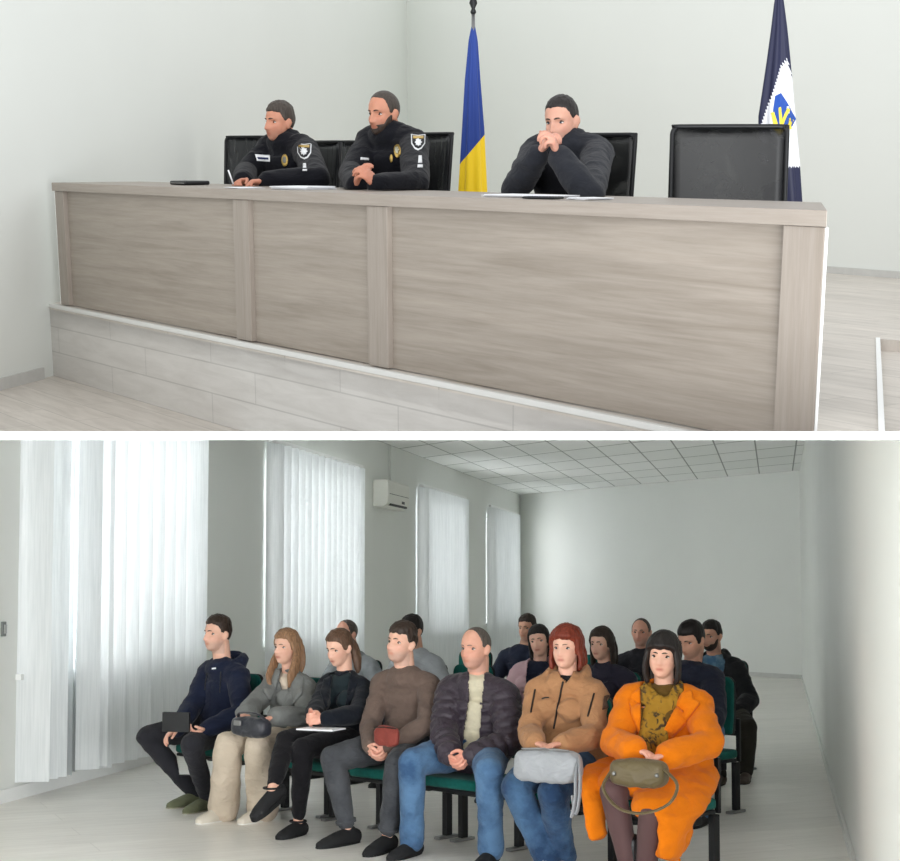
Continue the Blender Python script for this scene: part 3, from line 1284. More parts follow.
BR, BL = V((RX(24.6), 24.6, 0)), V((LX(30.8), 30.8, 0))
mb = MB()
mb.add([(-12, 1.5, 0), (12, 1.5, 0), (BR.x + 1.2, BR.y - .3, 0), (BL.x - .5, BL.y + .8, 0), (LX(12) - 3.0, 12, 0)], [(0, 1, 2, 3, 4)])
mb.add([(-12, 1.5, -.2), (12, 1.5, -.2), (BR.x + 1.2, BR.y - .3, -.2), (BL.x - .5, BL.y + .8, -.2), (LX(12) - 3.0, 12, -.2)], [(4, 3, 2, 1, 0)])
struct('floor', mb, M['floor_low'])

pxY = lambda px: 7854 / (775 - px)
WIN = [(pxY(12), pxY(193)), (pxY(262), pxY(354)), (pxY(415), pxY(460)), (pxY(485), pxY(513))]
SILL, HEAD = .86, 2.86
mb = MB()
cuts = [5.2]
for a, b_ in WIN:
    cuts += [a + .12, b_ - .12]
cuts.append(31.0)
for i in range(0, len(cuts), 2):
    wl_box(mb, cuts[i], cuts[i + 1], -.32, 0, 0, CEIL)
for i in range(1, len(cuts) - 1, 2):
    wl_box(mb, cuts[i], cuts[i + 1], -.32, 0, 0, SILL)
    wl_box(mb, cuts[i], cuts[i + 1], -.32, 0, HEAD, CEIL)
me = clip(mb.mesh(), BOTC, BOTN)
o = link('wall_left', me, M['wall_low'])
o['kind'] = 'structure'

mb = MB()
for (ya, yb) in ((4.2, 24.8),):
    mb.hexa([(RX(ya), ya, 0), (RX(ya) + .3, ya, 0), (RX(yb) + .3, yb, 0), (RX(yb), yb, 0)], [(RX(ya), ya, CEIL), (RX(ya) + .3, ya, CEIL), (RX(yb) + .3, yb, CEIL), (RX(yb), yb, CEIL)])
o = link('wall_right', clip(mb.mesh(), BOTC, BOTN), M['wall_low'])
o['kind'] = 'structure'
dB = (BL - BR).normalized()
nB = V((dB.y, -dB.x, 0)) * -1          # towards the eye
if nB.y > 0:
    nB = -nB
mb = MB()
q0, q1 = BR - dB * .4, BL + dB * .4
mb.hexa([q0, q0 - nB * .3, q1 - nB * .3, q1], [p + V((0, 0, CEIL)) for p in (q0, q0 - nB * .3, q1 - nB * .3, q1)])
struct('wall_back', mb, M['wall_low'])

# suspended ceiling of square tiles
m, nt, b = new_mat('ceiling_tiles')
uvn = N(nt, 'ShaderNodeUVMap')
br = N(nt, 'ShaderNodeTexBrick', Scale=1)
br.offset = 0
br.inputs['Brick Width'].default_value = 1
br.inputs['Row Height'].default_value = 1
br.inputs['Mortar Size'].default_value = .022
br.inputs['Mortar Smooth'].default_value = .3
br.inputs['Color1'].default_value = lin((246, 247, 246))
br.inputs['Color2'].default_value = lin((238, 240, 238))
br.inputs['Mortar'].default_value = lin((160, 163, 160))
nt.links.new(uvn.outputs[0], br.inputs['Vector'])
nt.links.new(br.outputs['Color'], b.inputs['Base Color'])
b.inputs['Roughness'].default_value = .9
mb = MB()
ya = 19.36
cs = [V((LX(ya) - .4, ya, CEIL)), V((RX(ya) + .3, ya, CEIL)), V((BR.x + .25, BR.y, CEIL)), V((BL.x - .3, BL.y + .4, CEIL))]
mb.add(cs, [(0, 1, 2, 3)])
mb.add([c + V((0, 0, .15)) for c in cs], [(3, 2, 1, 0)])
me = mb.mesh()
uv = me.uv_layers.new(name='UVMap')
det = dL.x * dB.y - dL.y * dB.x
for lp in me.loops:
    d = me.vertices[lp.vertex_index].co - BL
    u = (d.x * dB.y - d.y * dB.x) / det
    w = (dL.x * d.y - dL.y * d.x) / det
    uv.data[lp.index].uv = (u / 1.45 + 100, w / -.74 + 100)
o = link('ceiling', me, m)
o['kind'] = 'structure'

# skirting boards
mb = MB()
wl_box(mb, 5.2, 30.8, .002, .022, 0, .09)
struct('baseboard_left', mb, M['white_trim'])
mb = MB()
mb.hexa([(RX(4.2) - .02, 4.2, 0), (RX(4.2) - .002, 4.2, 0), (RX(24.5) - .002, 24.5, 0), (RX(24.5) - .02, 24.5, 0)], [(RX(4.2) - .02, 4.2, .06), (RX(4.2) - .002, 4.2, .06), (RX(24.5) - .002, 24.5, .06), (RX(24.5) - .02, 24.5, .06)])
struct('baseboard_right', mb, M['wall_low'])
mb = MB()
mb.hexa([BR + nB * .002, BR + nB * .02, BL + nB * .02, BL + nB * .002], [p + V((0, 0, .07)) for p in (BR + nB * .002, BR + nB * .02, BL + nB * .02, BL + nB * .002)])
struct('baseboard_back', mb, M['base_grey'])

# windows with panes, and the vertical blinds in front of them
mg, nt, b = new_mat('window_glass')
nt.nodes.remove(b)
tr, gl, mx = N(nt, 'ShaderNodeBsdfTransparent'), N(nt, 'ShaderNodeBsdfGlossy', Roughness=.02), N(nt, 'ShaderNodeMixShader')
mx.inputs[0].default_value = .06
nt.links.new(tr.outputs[0], mx.inputs[1])
nt.links.new(gl.outputs[0], mx.inputs[2])
nt.links.new(mx.outputs[0], nt.nodes['Material Output'].inputs[0])
mb_, nt, b = new_mat('blind_fabric')
nt.nodes.remove(b)
nz = N(nt, 'ShaderNodeTexNoise', Scale=2, Detail=3)
nt.links.new(mapping(nt, (40, 40, 1.5)), nz.inputs['Vector'])
colr = ramp(nt, nz.outputs['Fac'], [(.3, lin((222, 226, 227))), (.7, lin((234, 237, 238)))])
df, tl, mx = N(nt, 'ShaderNodeBsdfDiffuse'), N(nt, 'ShaderNodeBsdfTranslucent'), N(nt, 'ShaderNodeMixShader')
mx.inputs[0].default_value = .085
for n_ in (df, tl):
    nt.links.new(colr, n_.inputs['Color'])
nt.links.new(df.outputs[0], mx.inputs[1])
nt.links.new(tl.outputs[0], mx.inputs[2])
nt.links.new(mx.outputs[0], nt.nodes['Material Output'].inputs[0])
M['blind'] = mb_

WLAB = ['first', 'second', 'third', 'fourth']
BLAB = ['wide white vertical blind with gathered slats on the window nearest the front',
        'white vertical blind on the window just in front of the air conditioner',
        'white vertical blind on the window just beyond the air conditioner',
        'narrow white vertical blind on the window in the far corner']
for i, (a, b_) in enumerate(WIN):
    a2, b2 = a + .12, b_ - .12
    mb = MB()
    wl_box(mb, a2, b2, -.20, -.13, SILL, SILL + .08)
    wl_box(mb, a2, b2, -.20, -.13, HEAD - .08, HEAD)
    n = max(2, round((b2 - a2) / 1.1))
    for k in range(n + 1):
        y = a2 + (b2 - a2) * k / n
        lo, hi = (y, y + .08) if k == 0 else ((y - .08, y) if k == n else (y - .04, y + .04))
        wl_box(mb, lo, hi, -.20, -.13, SILL + .08, HEAD - .08)
    me = mb.mesh()
    if i == 0:
        clip(me, BOTC, BOTN)
    w = link('window_%d' % (i + 1), me, M['white_trim'])
    w['kind'] = 'structure'
    w['label'] = 'white framed window behind the %s blind from the front' % WLAB[i]
    mb = MB()
    wl_box(mb, a2 + .02, b2 - .02, -.168, -.162, SILL + .04, HEAD - .04)
    me = mb.mesh()
    if i == 0:
        clip(me, BOTC, BOTN)
    link('window_pane', me, mg, w)
    mb = MB()
    wl_box(mb, a2 - .04, b2 + .04, -.12, .04, SILL - .045, SILL - .005)
    link('window_sill', mb.mesh(), M['white_trim'], w)
    # blind
    root = thing('vertical_blind', BLAB[i], 'blind', wl(a, .09, 0), 0, 'vertical blinds along the window wall')
    inv = root.matrix_world.inverted()
    mb = MB()
    wl_box(mb, a, b_, .065, .115, 2.955, 2.995)
    me = mb.mesh()
    if i == 0:
        clip(me, BOTC, BOTN)
    if len(me.vertices):
        me.transform(inv)
        link('headrail', me, M['white_trim'], root)
    mb = MB()
    rr = random.Random(i)
    y = a + .02
    wd = .25
    while y < b_ - .04:
        dense = i == 0 and y < pxY(78)
        ang = math.radians(rr.uniform(27, 30) if not dense else (rr.choice((-46, -30, 50, 62))))
        w2 = wd * .5 * rr.uniform(.98, 1.04)
        c = wl(min(y + w2 * .9, b_ - .1), .09, 0)
        ax = (dL * math.cos(ang) + nL * math.sin(ang)) * w2
        nrm = V((-ax.y, ax.x, 0)).normalized()
        zb = .085 + rr.uniform(-.01, .012) + (.03 if dense else 0)
        vs, fs = [], []
        for k in range(7):
            u = k / 3 - 1
            cu = c + ax * u + nrm * .012 * (1 - u * u)
            vs += [cu + V((0, 0, zb)), cu + V((0, 0, 2.955))]
        fs = [(2 * k, 2 * k + 2, 2 * k + 3, 2 * k + 1) for k in range(6)]
        mb.add(vs, fs)
        y += wd * (.94 if not dense else .52)
    me = mb.mesh()
    if i == 0:
        bm = bmesh.new()
        bm.from_mesh(me)
        bmesh.ops.bisect_plane(bm, geom=bm.verts[:] + bm.edges[:] + bm.faces[:], plane_co=BOTC, plane_no=BOTN, clear_inner=True)
        bm.to_mesh(me)
        bm.free()
    me.transform(inv)
    link('slats', me, M['blind'], root, smooth=True)
    if i > 0:
        mb = MB()
        for k in range(60):
            p = wl(b_ - .03, .125, 2.94 - k * .03)
            mb.ell(p, .007, None, 6, 4)
        me = mb.mesh()
        me.transform(inv)
        link('bead_chain', me, M['white_trim'], root)

# air conditioner on the pier
root = thing('air_conditioner', 'white wall-mounted air conditioner on the pier between two blinds', 'air conditioner', wl(19.45, .0, 2.53))
inv = root.matrix_world.inverted()
mb = MB()
prof = [(.004, 2.53), (.15, 2.53), (.205, 2.57), (.215, 2.66), (.215, 2.86), (.19, 2.885), (.004, 2.885)]
A_, B_ = [wl(19.5, d, z) for d, z in prof], [wl(20.62, d, z) for d, z in prof]
n = len(prof)
mb.add(A_ + B_, [tuple(range(n)), tuple(reversed(range(n, 2 * n)))] + [(k, (k + 1) % n, n + (k + 1) % n, n + k) for k in range(n)])
me = mb.mesh()
me.transform(inv)
link('casing', me, M['ac_white'], root, bevel=.012)
mb = MB()
wl_box(mb, 19.62, 20.5, .150, .212, 2.552, 2.578)
me = mb.mesh(); me.transform(inv); link('air_outlet', me, M['dark_slot'], root)
mb = MB()
wl_box(mb, 19.56, 20.56, .2155, .222, 2.70, 2.705)
wl_box(mb, 20.2, 20.34, .2155, .220, 2.60, 2.635)
me = mb.mesh(); me.transform(inv); link('display_strip', me, M['dark_slot'], root)
mb = MB()
wl_box(mb, 20.30, 20.36, .003, .035, 2.90, 3.41)
me = mb.mesh(); me.transform(inv); link('cable_duct', me, M['wall_low'], root)

# small grey catch on the wall at the near end of the windows
root = thing('light_switch', 'small grey switch box on the wall before the first blind', 'switch', wl(10.18, 0, 1.15))
inv = root.matrix_world.inverted()
mb = MB(); wl_box(mb, 10.155, 10.205, .004, .02, 1.12, 1.22); me = mb.mesh(); me.transform(inv); link('switch_plate', me, plain('grey_plastic', (120, 124, 122), .5), root, bevel=.004)
mb = MB(); wl_box(mb, 10.165, 10.195, .021, .03, 1.14, 1.20); me = mb.mesh(); me.transform(inv); link('rocker', me, plain('pale_plastic', (170, 172, 170), .5), root, bevel=.002)

# ------------------------------------------------------------------ upper hall: walls, floors, stage
STG, DTOP = .475, 1.255
A0, B0 = UP.at_z(54, 182.5, DTOP), UP.at_z(826, 210, DTOP)
e = (B0 - A0)
e.z = 0
DLEN = e.length
e.normalize()
nb_ = V((-e.y, e.x, 0))
if nb_.y < 0:
    nb_ = -nb_
behind = lambda px, py, d: UP.on_plane(px, py, A0 + nb_ * d, nb_)      # point on the vertical plane d behind the desk's front
along = lambda px, d=0: (behind(px, 250, d) - A0).dot(e)
dk = lambda s, d, z: V((A0.x, A0.y, 0)) + e * s + nb_ * d + V((0, 0, z))


def ustruct(name, mb, mat, cut=True, **kw):
    me = mb.mesh()
    if cut:
        clip(me, TOPC, TOPN, MU)
    o = link(name, me, mat, W=MU, **kw)
    o['kind'] = 'structure'
    return o


bw0 = UP.at_z(830, 273, STG)
DBW = (bw0 - A0).dot(nb_)
cor = behind(408, 200, DBW)
cor.z = 0
lw = UP.at_z(49, 377, 0)
dl2 = (lw - cor).normalized()
nl2 = V((-dl2.y, dl2.x, 0))
if nl2.x < 0:
    nl2 = -nl2
near_l = lw + dl2 * 3.5
mb = MB()
TH = 3.9
mb.hexa([cor - nl2 * .2, cor, near_l, near_l - nl2 * .2], [p + V((0, 0, TH)) for p in (cor - nl2 * .2, cor, near_l, near_l - nl2 * .2)])
ustruct('wall_podium_left', mb, M['wall_up'])
far_r = cor + e * 16
mb = MB()
mb.hexa([cor - e * .2, far_r, far_r + nb_ * .2, cor - e * .2 + nb_ * .2], [p + V((0, 0, TH)) for p in (cor - e * .2, far_r, far_r + nb_ * .2, cor - e * .2 + nb_ * .2)])
ustruct('wall_podium_back', mb, M['wall_up'])
mb = MB()
q = [cor - nb_ * .001 + e * .3, far_r - nb_ * .001, far_r - nb_ * .02, cor - nb_ * .02 + e * .3]
mb.hexa([p + V((0, 0, STG)) for p in q], [p + V((0, 0, STG + .055)) for p in q])
ustruct('baseboard_podium_back', mb, M['base_grey'])
mb = MB()
l0 = dk(0, -.05, 0)
tt = (l0 - lw).dot(dl2)
q = [lw + dl2 * (tt + .05) + nl2 * .002, near_l + nl2 * .002, near_l + nl2 * .02, lw + dl2 * (tt + .05) + nl2 * .02]
mb.hexa(q, [p + V((0, 0, .075)) for p in q])
ustruct('baseboard_podium_left', mb, M['base_grey'])

mb = MB()
q = [(lw + dl2 * 6 - nl2 * .1), V((9, 2.5, 0)), V((9, 12, 0)), V((-1, 12.5, 0)), (lw - dl2 * 1.5 - nl2 * .1)]
q = [V((p.x, p.y, 0)) for p in q]
mb.prism([(p.x, p.y) for p in q], -.05, 0)
ustruct('floor_podium_hall', mb, M['floor_up'])

# stage platform, its riser and white nosing
sL = ((lw.x - A0.x) * nl2.x + (lw.y - A0.y) * nl2.y - (-.03) * nb_.dot(nl2)) / e.dot(nl2)
P1, P2 = UP.at_z(880, 339, STG), UP.at_z(885, 436, STG)
P3 = UP.at_z(960, 345, STG)
dn = (P2 - P1).normalized()
poly = [dk(sL, -.03, 0), dk(DLEN + 1.4, -.03, 0), P1 + dn * 4.5, P1, P3, far_r, cor]
mb = MB()
mb.prism([(p.x, p.y) for p in poly], STG - .12, STG)
st = ustruct('floor_stage', mb, M['floor_up'])
mb = MB()
Wr = MU @ Matrix((( e.x, 0, -nb_.x, A0.x - nb_.x * .03), (e.y, 0, -nb_.y, A0.y - nb_.y * .03), (0, 1, 0, 0), (0, 0, 0, 1)))
mb.box((sL, 0, -.04), (DLEN + 1.4, STG - .035, 0))
me = clip(mb.mesh(), TOPC, TOPN, Wr)
o = link('stage_riser', me, M['riser'], W=Wr)
o['kind'] = 'structure'
mb = MB()
mb.box((sL, STG - .022, -.02), (DLEN + 1.4, STG + .004, .010))
me = clip(mb.mesh(), TOPC, TOPN, Wr)
o = link('trim_2', me, plain('grey_nosing', (206, 206, 203), .4, var=.01), W=Wr, bevel=.004)
o['kind'] = 'structure'
# step well at the right end of the stage
mb = MB()
q = [P1 + dn * 4.5, P1 - dn * .0, P3, P3 + dn * 4.5]
mb.prism([(p.x, p.y) for p in q], STG - .20, STG - .06)
ustruct('floor_step', mb, M['floor_up'])
mb = MB()
r_ = V((0, 0, 1)).cross(dn)
wd = .022
for p, q, s_ in ((P1, P1 + dn * 4.5, r_),):
    s_ = s_ if s_.dot(V((.5, -1, 0))) > 0 or s_ is r_ else -s_
    mb.hexa([p, q, q - s_ * wd, p - s_ * wd], [x + V((0, 0, .008)) for x in (p, q, q - s_ * wd, p - s_ * wd)])
    mb.v[-8:-4] = [x - V((0, 0, .059)) for x in mb.v[-8:-4]]
ustruct('trim_3', mb, M['white_trim'])

# ------------------------------------------------------------------ presidium desk
desk = thing('podium_desk', 'long pale grey wooden podium desk with framed front panels on the stage', 'desk', dk(0, 0, STG), 0, None, UP.W)
Wd = MU @ Matrix((( e.x, 0, -nb_.x, A0.x), (e.y, 0, -nb_.y, A0.y), (0, 1, 0, 0), (0, 0, 0, 1)))     # local x along, y up, z towards the hall


vr = V((B0.x, B0.y, 0)).normalized()
SK = vr.dot(e) / vr.dot(nb_)               # the desk's right end runs back along this slant


def dpart(name, boxes, mat, bevel=.003):
    mb = MB()
    for lo, hi in boxes:
        mb.box(lo, hi)
    for p in mb.v:
        if p.z < 0 and p.x > DLEN - .1:
            p.x += -p.z * (SK - .06)
    me = clip(mb.mesh(), TOPC, TOPN, Wd)
    if not len(me.vertices):
        return None
    o = link(name, me, mat, None, W=None, bevel=bevel)
    o.parent = desk
    o.matrix_parent_inverse = desk.matrix_world.inverted()
    o.matrix_basis = Wd
    return o


DD = .62
cols = [(0, along(66)), (along(234), along(249)), (along(367), along(387)), (along(782), DLEN)]
dpart('desk_top', [((-.015, DTOP - .052, -DD), (DLEN + .015, DTOP, .012))], M['desk_frame'])
for (a, b2) in cols:
    dpart('post', [((a, STG + .006, -.04), (b2, DTOP - .053, 0))], M['desk_post'])
for (a, b2), (c, d) in zip(cols, cols[1:]):
    dpart('front_panel', [((b2, STG + .006, -.045), (c, DTOP - .053, -.028))], M['desk'], .001)
white_side = plain('white_side_panel', (232, 232, 230), .45, var=.01)
dpart('side_panel', [((DLEN + .0005, STG + .006, -DD + .02), (DLEN + .014, DTOP - .053, -.002))], white_side)
dpart('side_panel', [((-.014, STG + .006, -DD + .02), (-.0005, DTOP - .053, -.002))], white_side)
dpart('under_shelf', [((.02, STG + .30, -.20), (DLEN - .02, STG + .32, -.047))], M['desk_frame'])

# ------------------------------------------------------------------ light
w = bpy.data.worlds.new('sky')
sc.world = w
w.use_nodes = True
bg = w.node_tree.nodes['Background']
bg.inputs[0].default_value = (.97, .985, 1.0, 1)
bg.inputs[1].default_value = .98
for i, (a, b_) in enumerate(WIN):
    L = bpy.data.lights.new('window_and_fill_light', 'AREA')
    L.shape = 'RECTANGLE'
    L.size, L.size_y = (b_ - a) * 1.0, 2.2
    L.energy = (27, 27, 24, 15)[i] * (b_ - a) * 2.2
    L.color = (.97, .985, 1.0)
    o = bpy.data.objects.new('window_and_fill_light', L)
    COL.objects.link(o)
    c = wl((a + b_) / 2, -1.0, 2.05)
    o.matrix_world = Matrix.Translation(c) @ (nL + V((0, 0, .25))).to_track_quat('-Z', 'Y').to_matrix().to_4x4()
for x, y, tx in ((-5.6, 3.2, .45), (-5.9, 0.2, .45), (1.9, 1.4, -.42)):      # added fill lamps out of view at left and right, no windows there
    L = bpy.data.lights.new('window_and_fill_light', 'AREA')
    L.shape = 'RECTANGLE'
    L.size, L.size_y = 2.6, 1.3
    L.energy = (52, 52, 310)[int(tx < 0) * 2]
    L.color = (.95, .98, 1.0)
    o = bpy.data.objects.new('window_and_fill_light', L)
    COL.objects.link(o)
    o.matrix_world = Matrix.Translation((x, y, .95)) @ V((tx, .9, -.08)).to_track_quat('-Z', 'Y').to_matrix().to_4x4()
L = bpy.data.lights.new('front_fill_sun', 'SUN')         # added soft fill from behind the eye, brightens both halls
L.energy = .72
L.angle = math.radians(70)
L.color = (1.0, .985, .96)
o = bpy.data.objects.new('front_fill_sun', L)
COL.objects.link(o)
o.matrix_world = V((.10, .99, -.04)).to_track_quat('-Z', 'Y').to_matrix().to_4x4()
sc.view_settings.view_transform = 'Standard'
sc.view_settings.look = 'None'
sc.view_settings.exposure = .27
sc.view_settings.gamma = 1

sc.cycles.diffuse_bounces = 8
sc.cycles.max_bounces = 14
# ------------------------------------------------------------------ people: shared materials
SK1 = skin_mat('skin_fair', (228, 182, 160))
SK2 = skin_mat('skin_ruddy', (218, 165, 143))
SK3 = skin_mat('skin_tan', (206, 158, 134))
H_black = hair_mat('hair_black', (32, 27, 26))
H_dark = hair_mat('hair_dark_brown', (52, 40, 33))
H_brown = hair_mat('hair_brown', (92, 68, 52))
H_light = hair_mat('hair_light_brown', (140, 106, 78))
H_red = hair_mat('hair_red', (112, 46, 30))
H_grey = hair_mat('hair_greying', (88, 80, 74))
I_br = plain('iris_brown', (58, 40, 30), .15)
I_bl = plain('iris_blue', (58, 70, 82), .15)
denim = cloth('blue_denim', (52, 80, 114), .2, 5, .9, .5, .4, second=(84, 116, 150))
denim_d = cloth('dark_blue_denim', (38, 60, 90), .2, 5, .9, .5, .4, second=(70, 100, 132))
shoe_black = plain('black_suede', (26, 26, 28), .8, var=.1)
sole_black = plain('black_rubber', (20, 20, 21), .7)
sole_white = plain('white_rubber', (222, 220, 214), .6)
zipm = plain('dark_zip', (40, 36, 34), .5, .3)

# rows of seats run slantwise across the hall
ROW = V((2.655, -2.6, 0)).normalized()
CF = V((-.70, -.714, 0)).normalized()
rowC = {1: 8.73, 2: 11.6, 3: 14.5}
rowY = lambda px, r: rowC[r] / (1.021 + (px - 450) / 1500)
SEAT = .42
chairs_at = []                              # (row, px)
set_back = {(1, 222): -.05, (1, 288): -.05}  # two chairs stand a little further back


def rowpt(px, r):
    y = rowY(px, r)
    return V(((px - 450) / 1500 * y, y, 0))


def spot(px, r):
    """pelvis depth and the chair that carries it"""
    p = rowpt(px, r)
    chairs_at.append((r, px))
    return dict(hip=px, Y=p.y, seat=SEAT, chair=(p + CF * (.05 + set_back.get((r, px), 0)) - ROW * .03, CF))


def side_hair(w, drop, fwd, r0=.03, r1=.02, top=.05):
    return [([(k * w * .86, fwd, top), (k * w, fwd - .006, -.03), (k * w * 1.04, fwd - .01, -.03 - drop * .5), (k * w * .98, fwd + .008, -.03 - drop)],
             [(r0, .015), (r0 * 1.3, .017), (r0 * 1.3, .016), (r1, .012)]) for k in (-1, 1)]


def back_hair(drop, w=.075, t=.03):
    return ([(0, -.08, .04), (0, -.10, -.04), (0, -.10, -.05 - drop * .5), (0, -.088, -.05 - drop)], [(w, t), (w * 1.1, t * 1.05), (w * 1.1, t), (w * .8, t * .6)], (1, 0, 0))


F1 = 'people seated in the front row'
F2 = 'people seated in the rows behind'

# ---- front row, from the window side
p = Person(LOW, 'man in a navy hoodie holding a dark notebook at the window end of the row', **spot(222, 1), head=(217, 634), neck=(224, 668), fwy=.06, yaw=46, hyaw=43, hpitch=0, s=1.0, g=.98, group=F1,
           Re=(191, 708), Rw=(178, 729), Le=(243, 712), Lw=(203, 732), hc=(180, 733), Rk=(143, 737), Ra=(196, 783), Lk=(191, 744), La=(208, 787), foot=(42, 30), skin=SK1, hands=[((-.6, -.5, -.35), (.3, -.2, -.8)), ((-.75, -.45, -.1), (.2, .2, .9))], curl=((25, 30, 20), (30, 35, 25)))
p.face(H_dark, I_bl)
p.hair(H_dark, top=.020, side=.004, front=.066, sidez=-.002, temple=.052, amp=.005, freq=55, grain=(1, 1, .6))
p.trousers('trousers', cloth('charcoal_cotton', (44, 44, 49), .15, 8), ank=.036, pad=.014)
p.top('hoodie', cloth('navy_fleece', (30, 36, 56), .12, 10, .95, .35, .4), pad=.022, t0=-.02, hood=1.0, cuff=.006, amp=.010, freq=8)
p.seam('drawstring', M['black_plastic'], [(221, 672), (220, 692)], .004)
p.seam('drawstring', M['black_plastic'], [(207, 673), (205, 690)], .004)
p.sew('chest_logo', M['paper'], [(212, 668), (216, 667.5), (216, 669), (212, 669.5)], .002, .002, 1.5)
p.shoes(cloth('olive_suede', (104, 108, 84), .12, 20), plain('sand_sole', (150, 146, 124), .7), L=1.12, tall=1.1)
P_hoodie = p

p = Person(LOW, 'young woman with long light-brown hair in a grey wool coat and wide cream trousers', **spot(288, 1), head=(286, 647), neck=(290, 680), yaw=40, hyaw=36, hpitch=2, s=.97, g=.95, fem=True, group=F1,
           Re=(253, 706), Rw=(245, 714), Le=(306, 717), Lw=(276, 717), Rk=(228, 744), Ra=(224, 798), Lk=(258, 746), La=(263, 796), foot=(40, 34), skin=SK1, hands=[((-.3, -.85, -.2), (.25, 0, -.9)), ((-.8, -.5, -.15), (.1, -.2, -.9))], curl=(30, 35, 25))
p.face(H_brown, I_bl, .8)
p.hair(H_light, top=.018, side=.014, front=.060, sidez=-.03, nape=-.1, amp=.005, freq=50, strands=[([(k * .07, -.012, .05), (k * .082, -.016, -.03), (k * .098, .012, -.11), (k * .100, .055, -.19), (k * .088, .070, -.26)], [(.03, .015), (.038, .018), (.042, .022), (.04, .022), (.02, .012)]) for k in (-1, 1)] + [back_hair(.14)])
p.trousers('trousers', cloth('cream_twill', (198, 184, 166), .06, 6, .9, .5), ank=.05, wide=.035, pad=.018, amp=.010, freq=7)
p.top('blouse', cloth('cream_blouse', (214, 198, 180), .06, 12), pad=.004, t0=0, end=.6, collar=0, vox=.008)


def tail(mb, p=p):
    b = p.P + V((0, 0, -.02))
    r0 = p.f0.cross(V((0, 0, 1)))
    mb.sweep([b + p.f0 * .20 - r0 * .13 + V((0, 0, .08)), b + p.f0 * .25 - r0 * .14, b + p.f0 * .26 - r0 * .15 - V((0, 0, .16)), b + p.f0 * .27 - r0 * .155 - V((0, 0, .24))], [(.05, .05), (.075, .035), (.085, .022), (.08, .014)], side=p.f0, n=18)


greycoat = cloth('grey_wool', (120, 122, 120), .08, 30, .95, .25, .6)
p.top('coat', greycoat, pad=.024, t0=-.02, collar=0, end=.96, cuff=.012, amp=.009, freq=9, extra=tail, solid=.01, t1=.97,
      cut=[(280, 664), (287, 672), (295, 668), (292, 680), (287, 689), (281, 690), (278, 680)])
p.sew('lapel', greycoat, [(281, 672), (276, 690), (269, 701), (262, 690), (266, 674), (274, 666)], .004, .010)
p.sew('lapel', greycoat, [(295, 673), (290, 690), (281, 707), (287, 711), (303, 694), (304, 678)], .004, .010)
p.shoes(plain('cream_leather', (206, 198, 184), .6, var=.04), sole_white, L=1.06, tall=1.15)
P_greycoat = p

p = Person(LOW, 'woman in a black blazer and black trousers looking down with crossed legs', **spot(344, 1), head=(339, 648), neck=(346, 681), yaw=36, hyaw=42, hpitch=17, s=.97, g=.93, fem=True, group=F1,
           Re=(318, 707), Rw=(312, 717), Le=(358, 714), Lw=(324, 719), hc=(303, 718), Rk=(286, 741), Ra=(272, 790), Lk=(303, 748), La=(298, 818), foot=(44, 30), rise=(.15, 0), fpitch=(28, 0), skin=SK1)
p.face(H_dark, I_br, .85)
p.hair(H_brown, top=.015, side=.010, front=.064, sidez=-.02, nape=-.08, amp=.004, freq=55)
p.hair(H_brown, crown=False, name='ponytail', strands=[([(0, -.075, .03), (-.012, -.112, -.02), (-.03, -.108, -.09), (-.045, -.085, -.155), (-.05, -.07, -.19)], [(.03, .022), (.04, .028), (.038, .026), (.03, .02), (.014, .01)])])
p.trousers('trousers', cloth('black_cotton', (26, 25, 28), .12, 8), ank=.032, pad=.010, end=.88)
p.top('turtleneck', cloth('dark_green_knit', (36, 46, 50), .1, 30), pad=.004, t0=0, end=.6, collar=.022, colpad=.008, vox=.008)
blaz = cloth('black_blue_blazer', (24, 28, 36), .12, 10, .9, .3, .3)
p.top('blazer', blaz, pad=.018, t0=-.02, end=.94, amp=.007, freq=9, solid=.008,
      cut=[(330, 668), (338, 676), (351, 670), (350, 684), (344, 712), (332, 716), (326, 706), (328, 684)])
p.sew('lapel', blaz, [(332, 676), (329, 700), (326, 708), (320, 692), (324, 680)], .003, .006)
p.sew('lapel', blaz, [(350, 676), (348, 694), (344, 710), (352, 700), (358, 684)], .003, .006)
p.shoes(shoe_black, sole_black, L=.95, low=1)
for i in range(2):
    A = p.An[i]
    mb = MB()
    for k in range(24):
        a0, a1 = 2 * PI * k / 24, 2 * PI * (k + 1) / 24
        mb.cyl(A + V((.047 * math.cos(a0), .047 * math.sin(a0), .012)), A + V((.047 * math.cos(a1), .047 * math.sin(a1), .012)), .006, n=8)
    p.fin(mb.mesh(), 'ankle_strap', shoe_black)
P_blazer = p

p = Person(LOW, 'young man in a brown sweater and dark jeans with clasped hands between his knees', **spot(408, 1), head=(401, 643), neck=(406, 677), yaw=34, hyaw=38, hpitch=-4, hroll=-4, s=1.0, g=.98, group=F1,
           Re=(370, 726), Rw=(371, 747), Le=(428, 724), Lw=(389, 748), hc=(374, 760), Rk=(333, 758), Ra=(348, 817), Lk=(398, 762), La=(387, 826), foot=(44, 28), skin=SK1, stub=.04)
p.face(H_dark, I_br)
p.hair(H_dark, top=.020, side=.005, front=.050, sidez=-.004, temple=.048, amp=.006, freq=50, grain=(1, 1, .6))
p.trousers('jeans', cloth('black_washed_denim', (56, 58, 62), .2, 5, .9, .5, .4, second=(76, 78, 82)), ank=.036, pad=.016, end=.86)
for i in range(2):
    pt = p.K[i].lerp(p.An[i], .84)
    mb = MB()
    mb.sweep([pt, pt.lerp(p.An[i], .28)], [.060, .059], side=p.R, n=24, sub=2, caps=False)
    p.fin(mb.mesh(), 'turn_up', bpy.data.materials['black_washed_denim'])
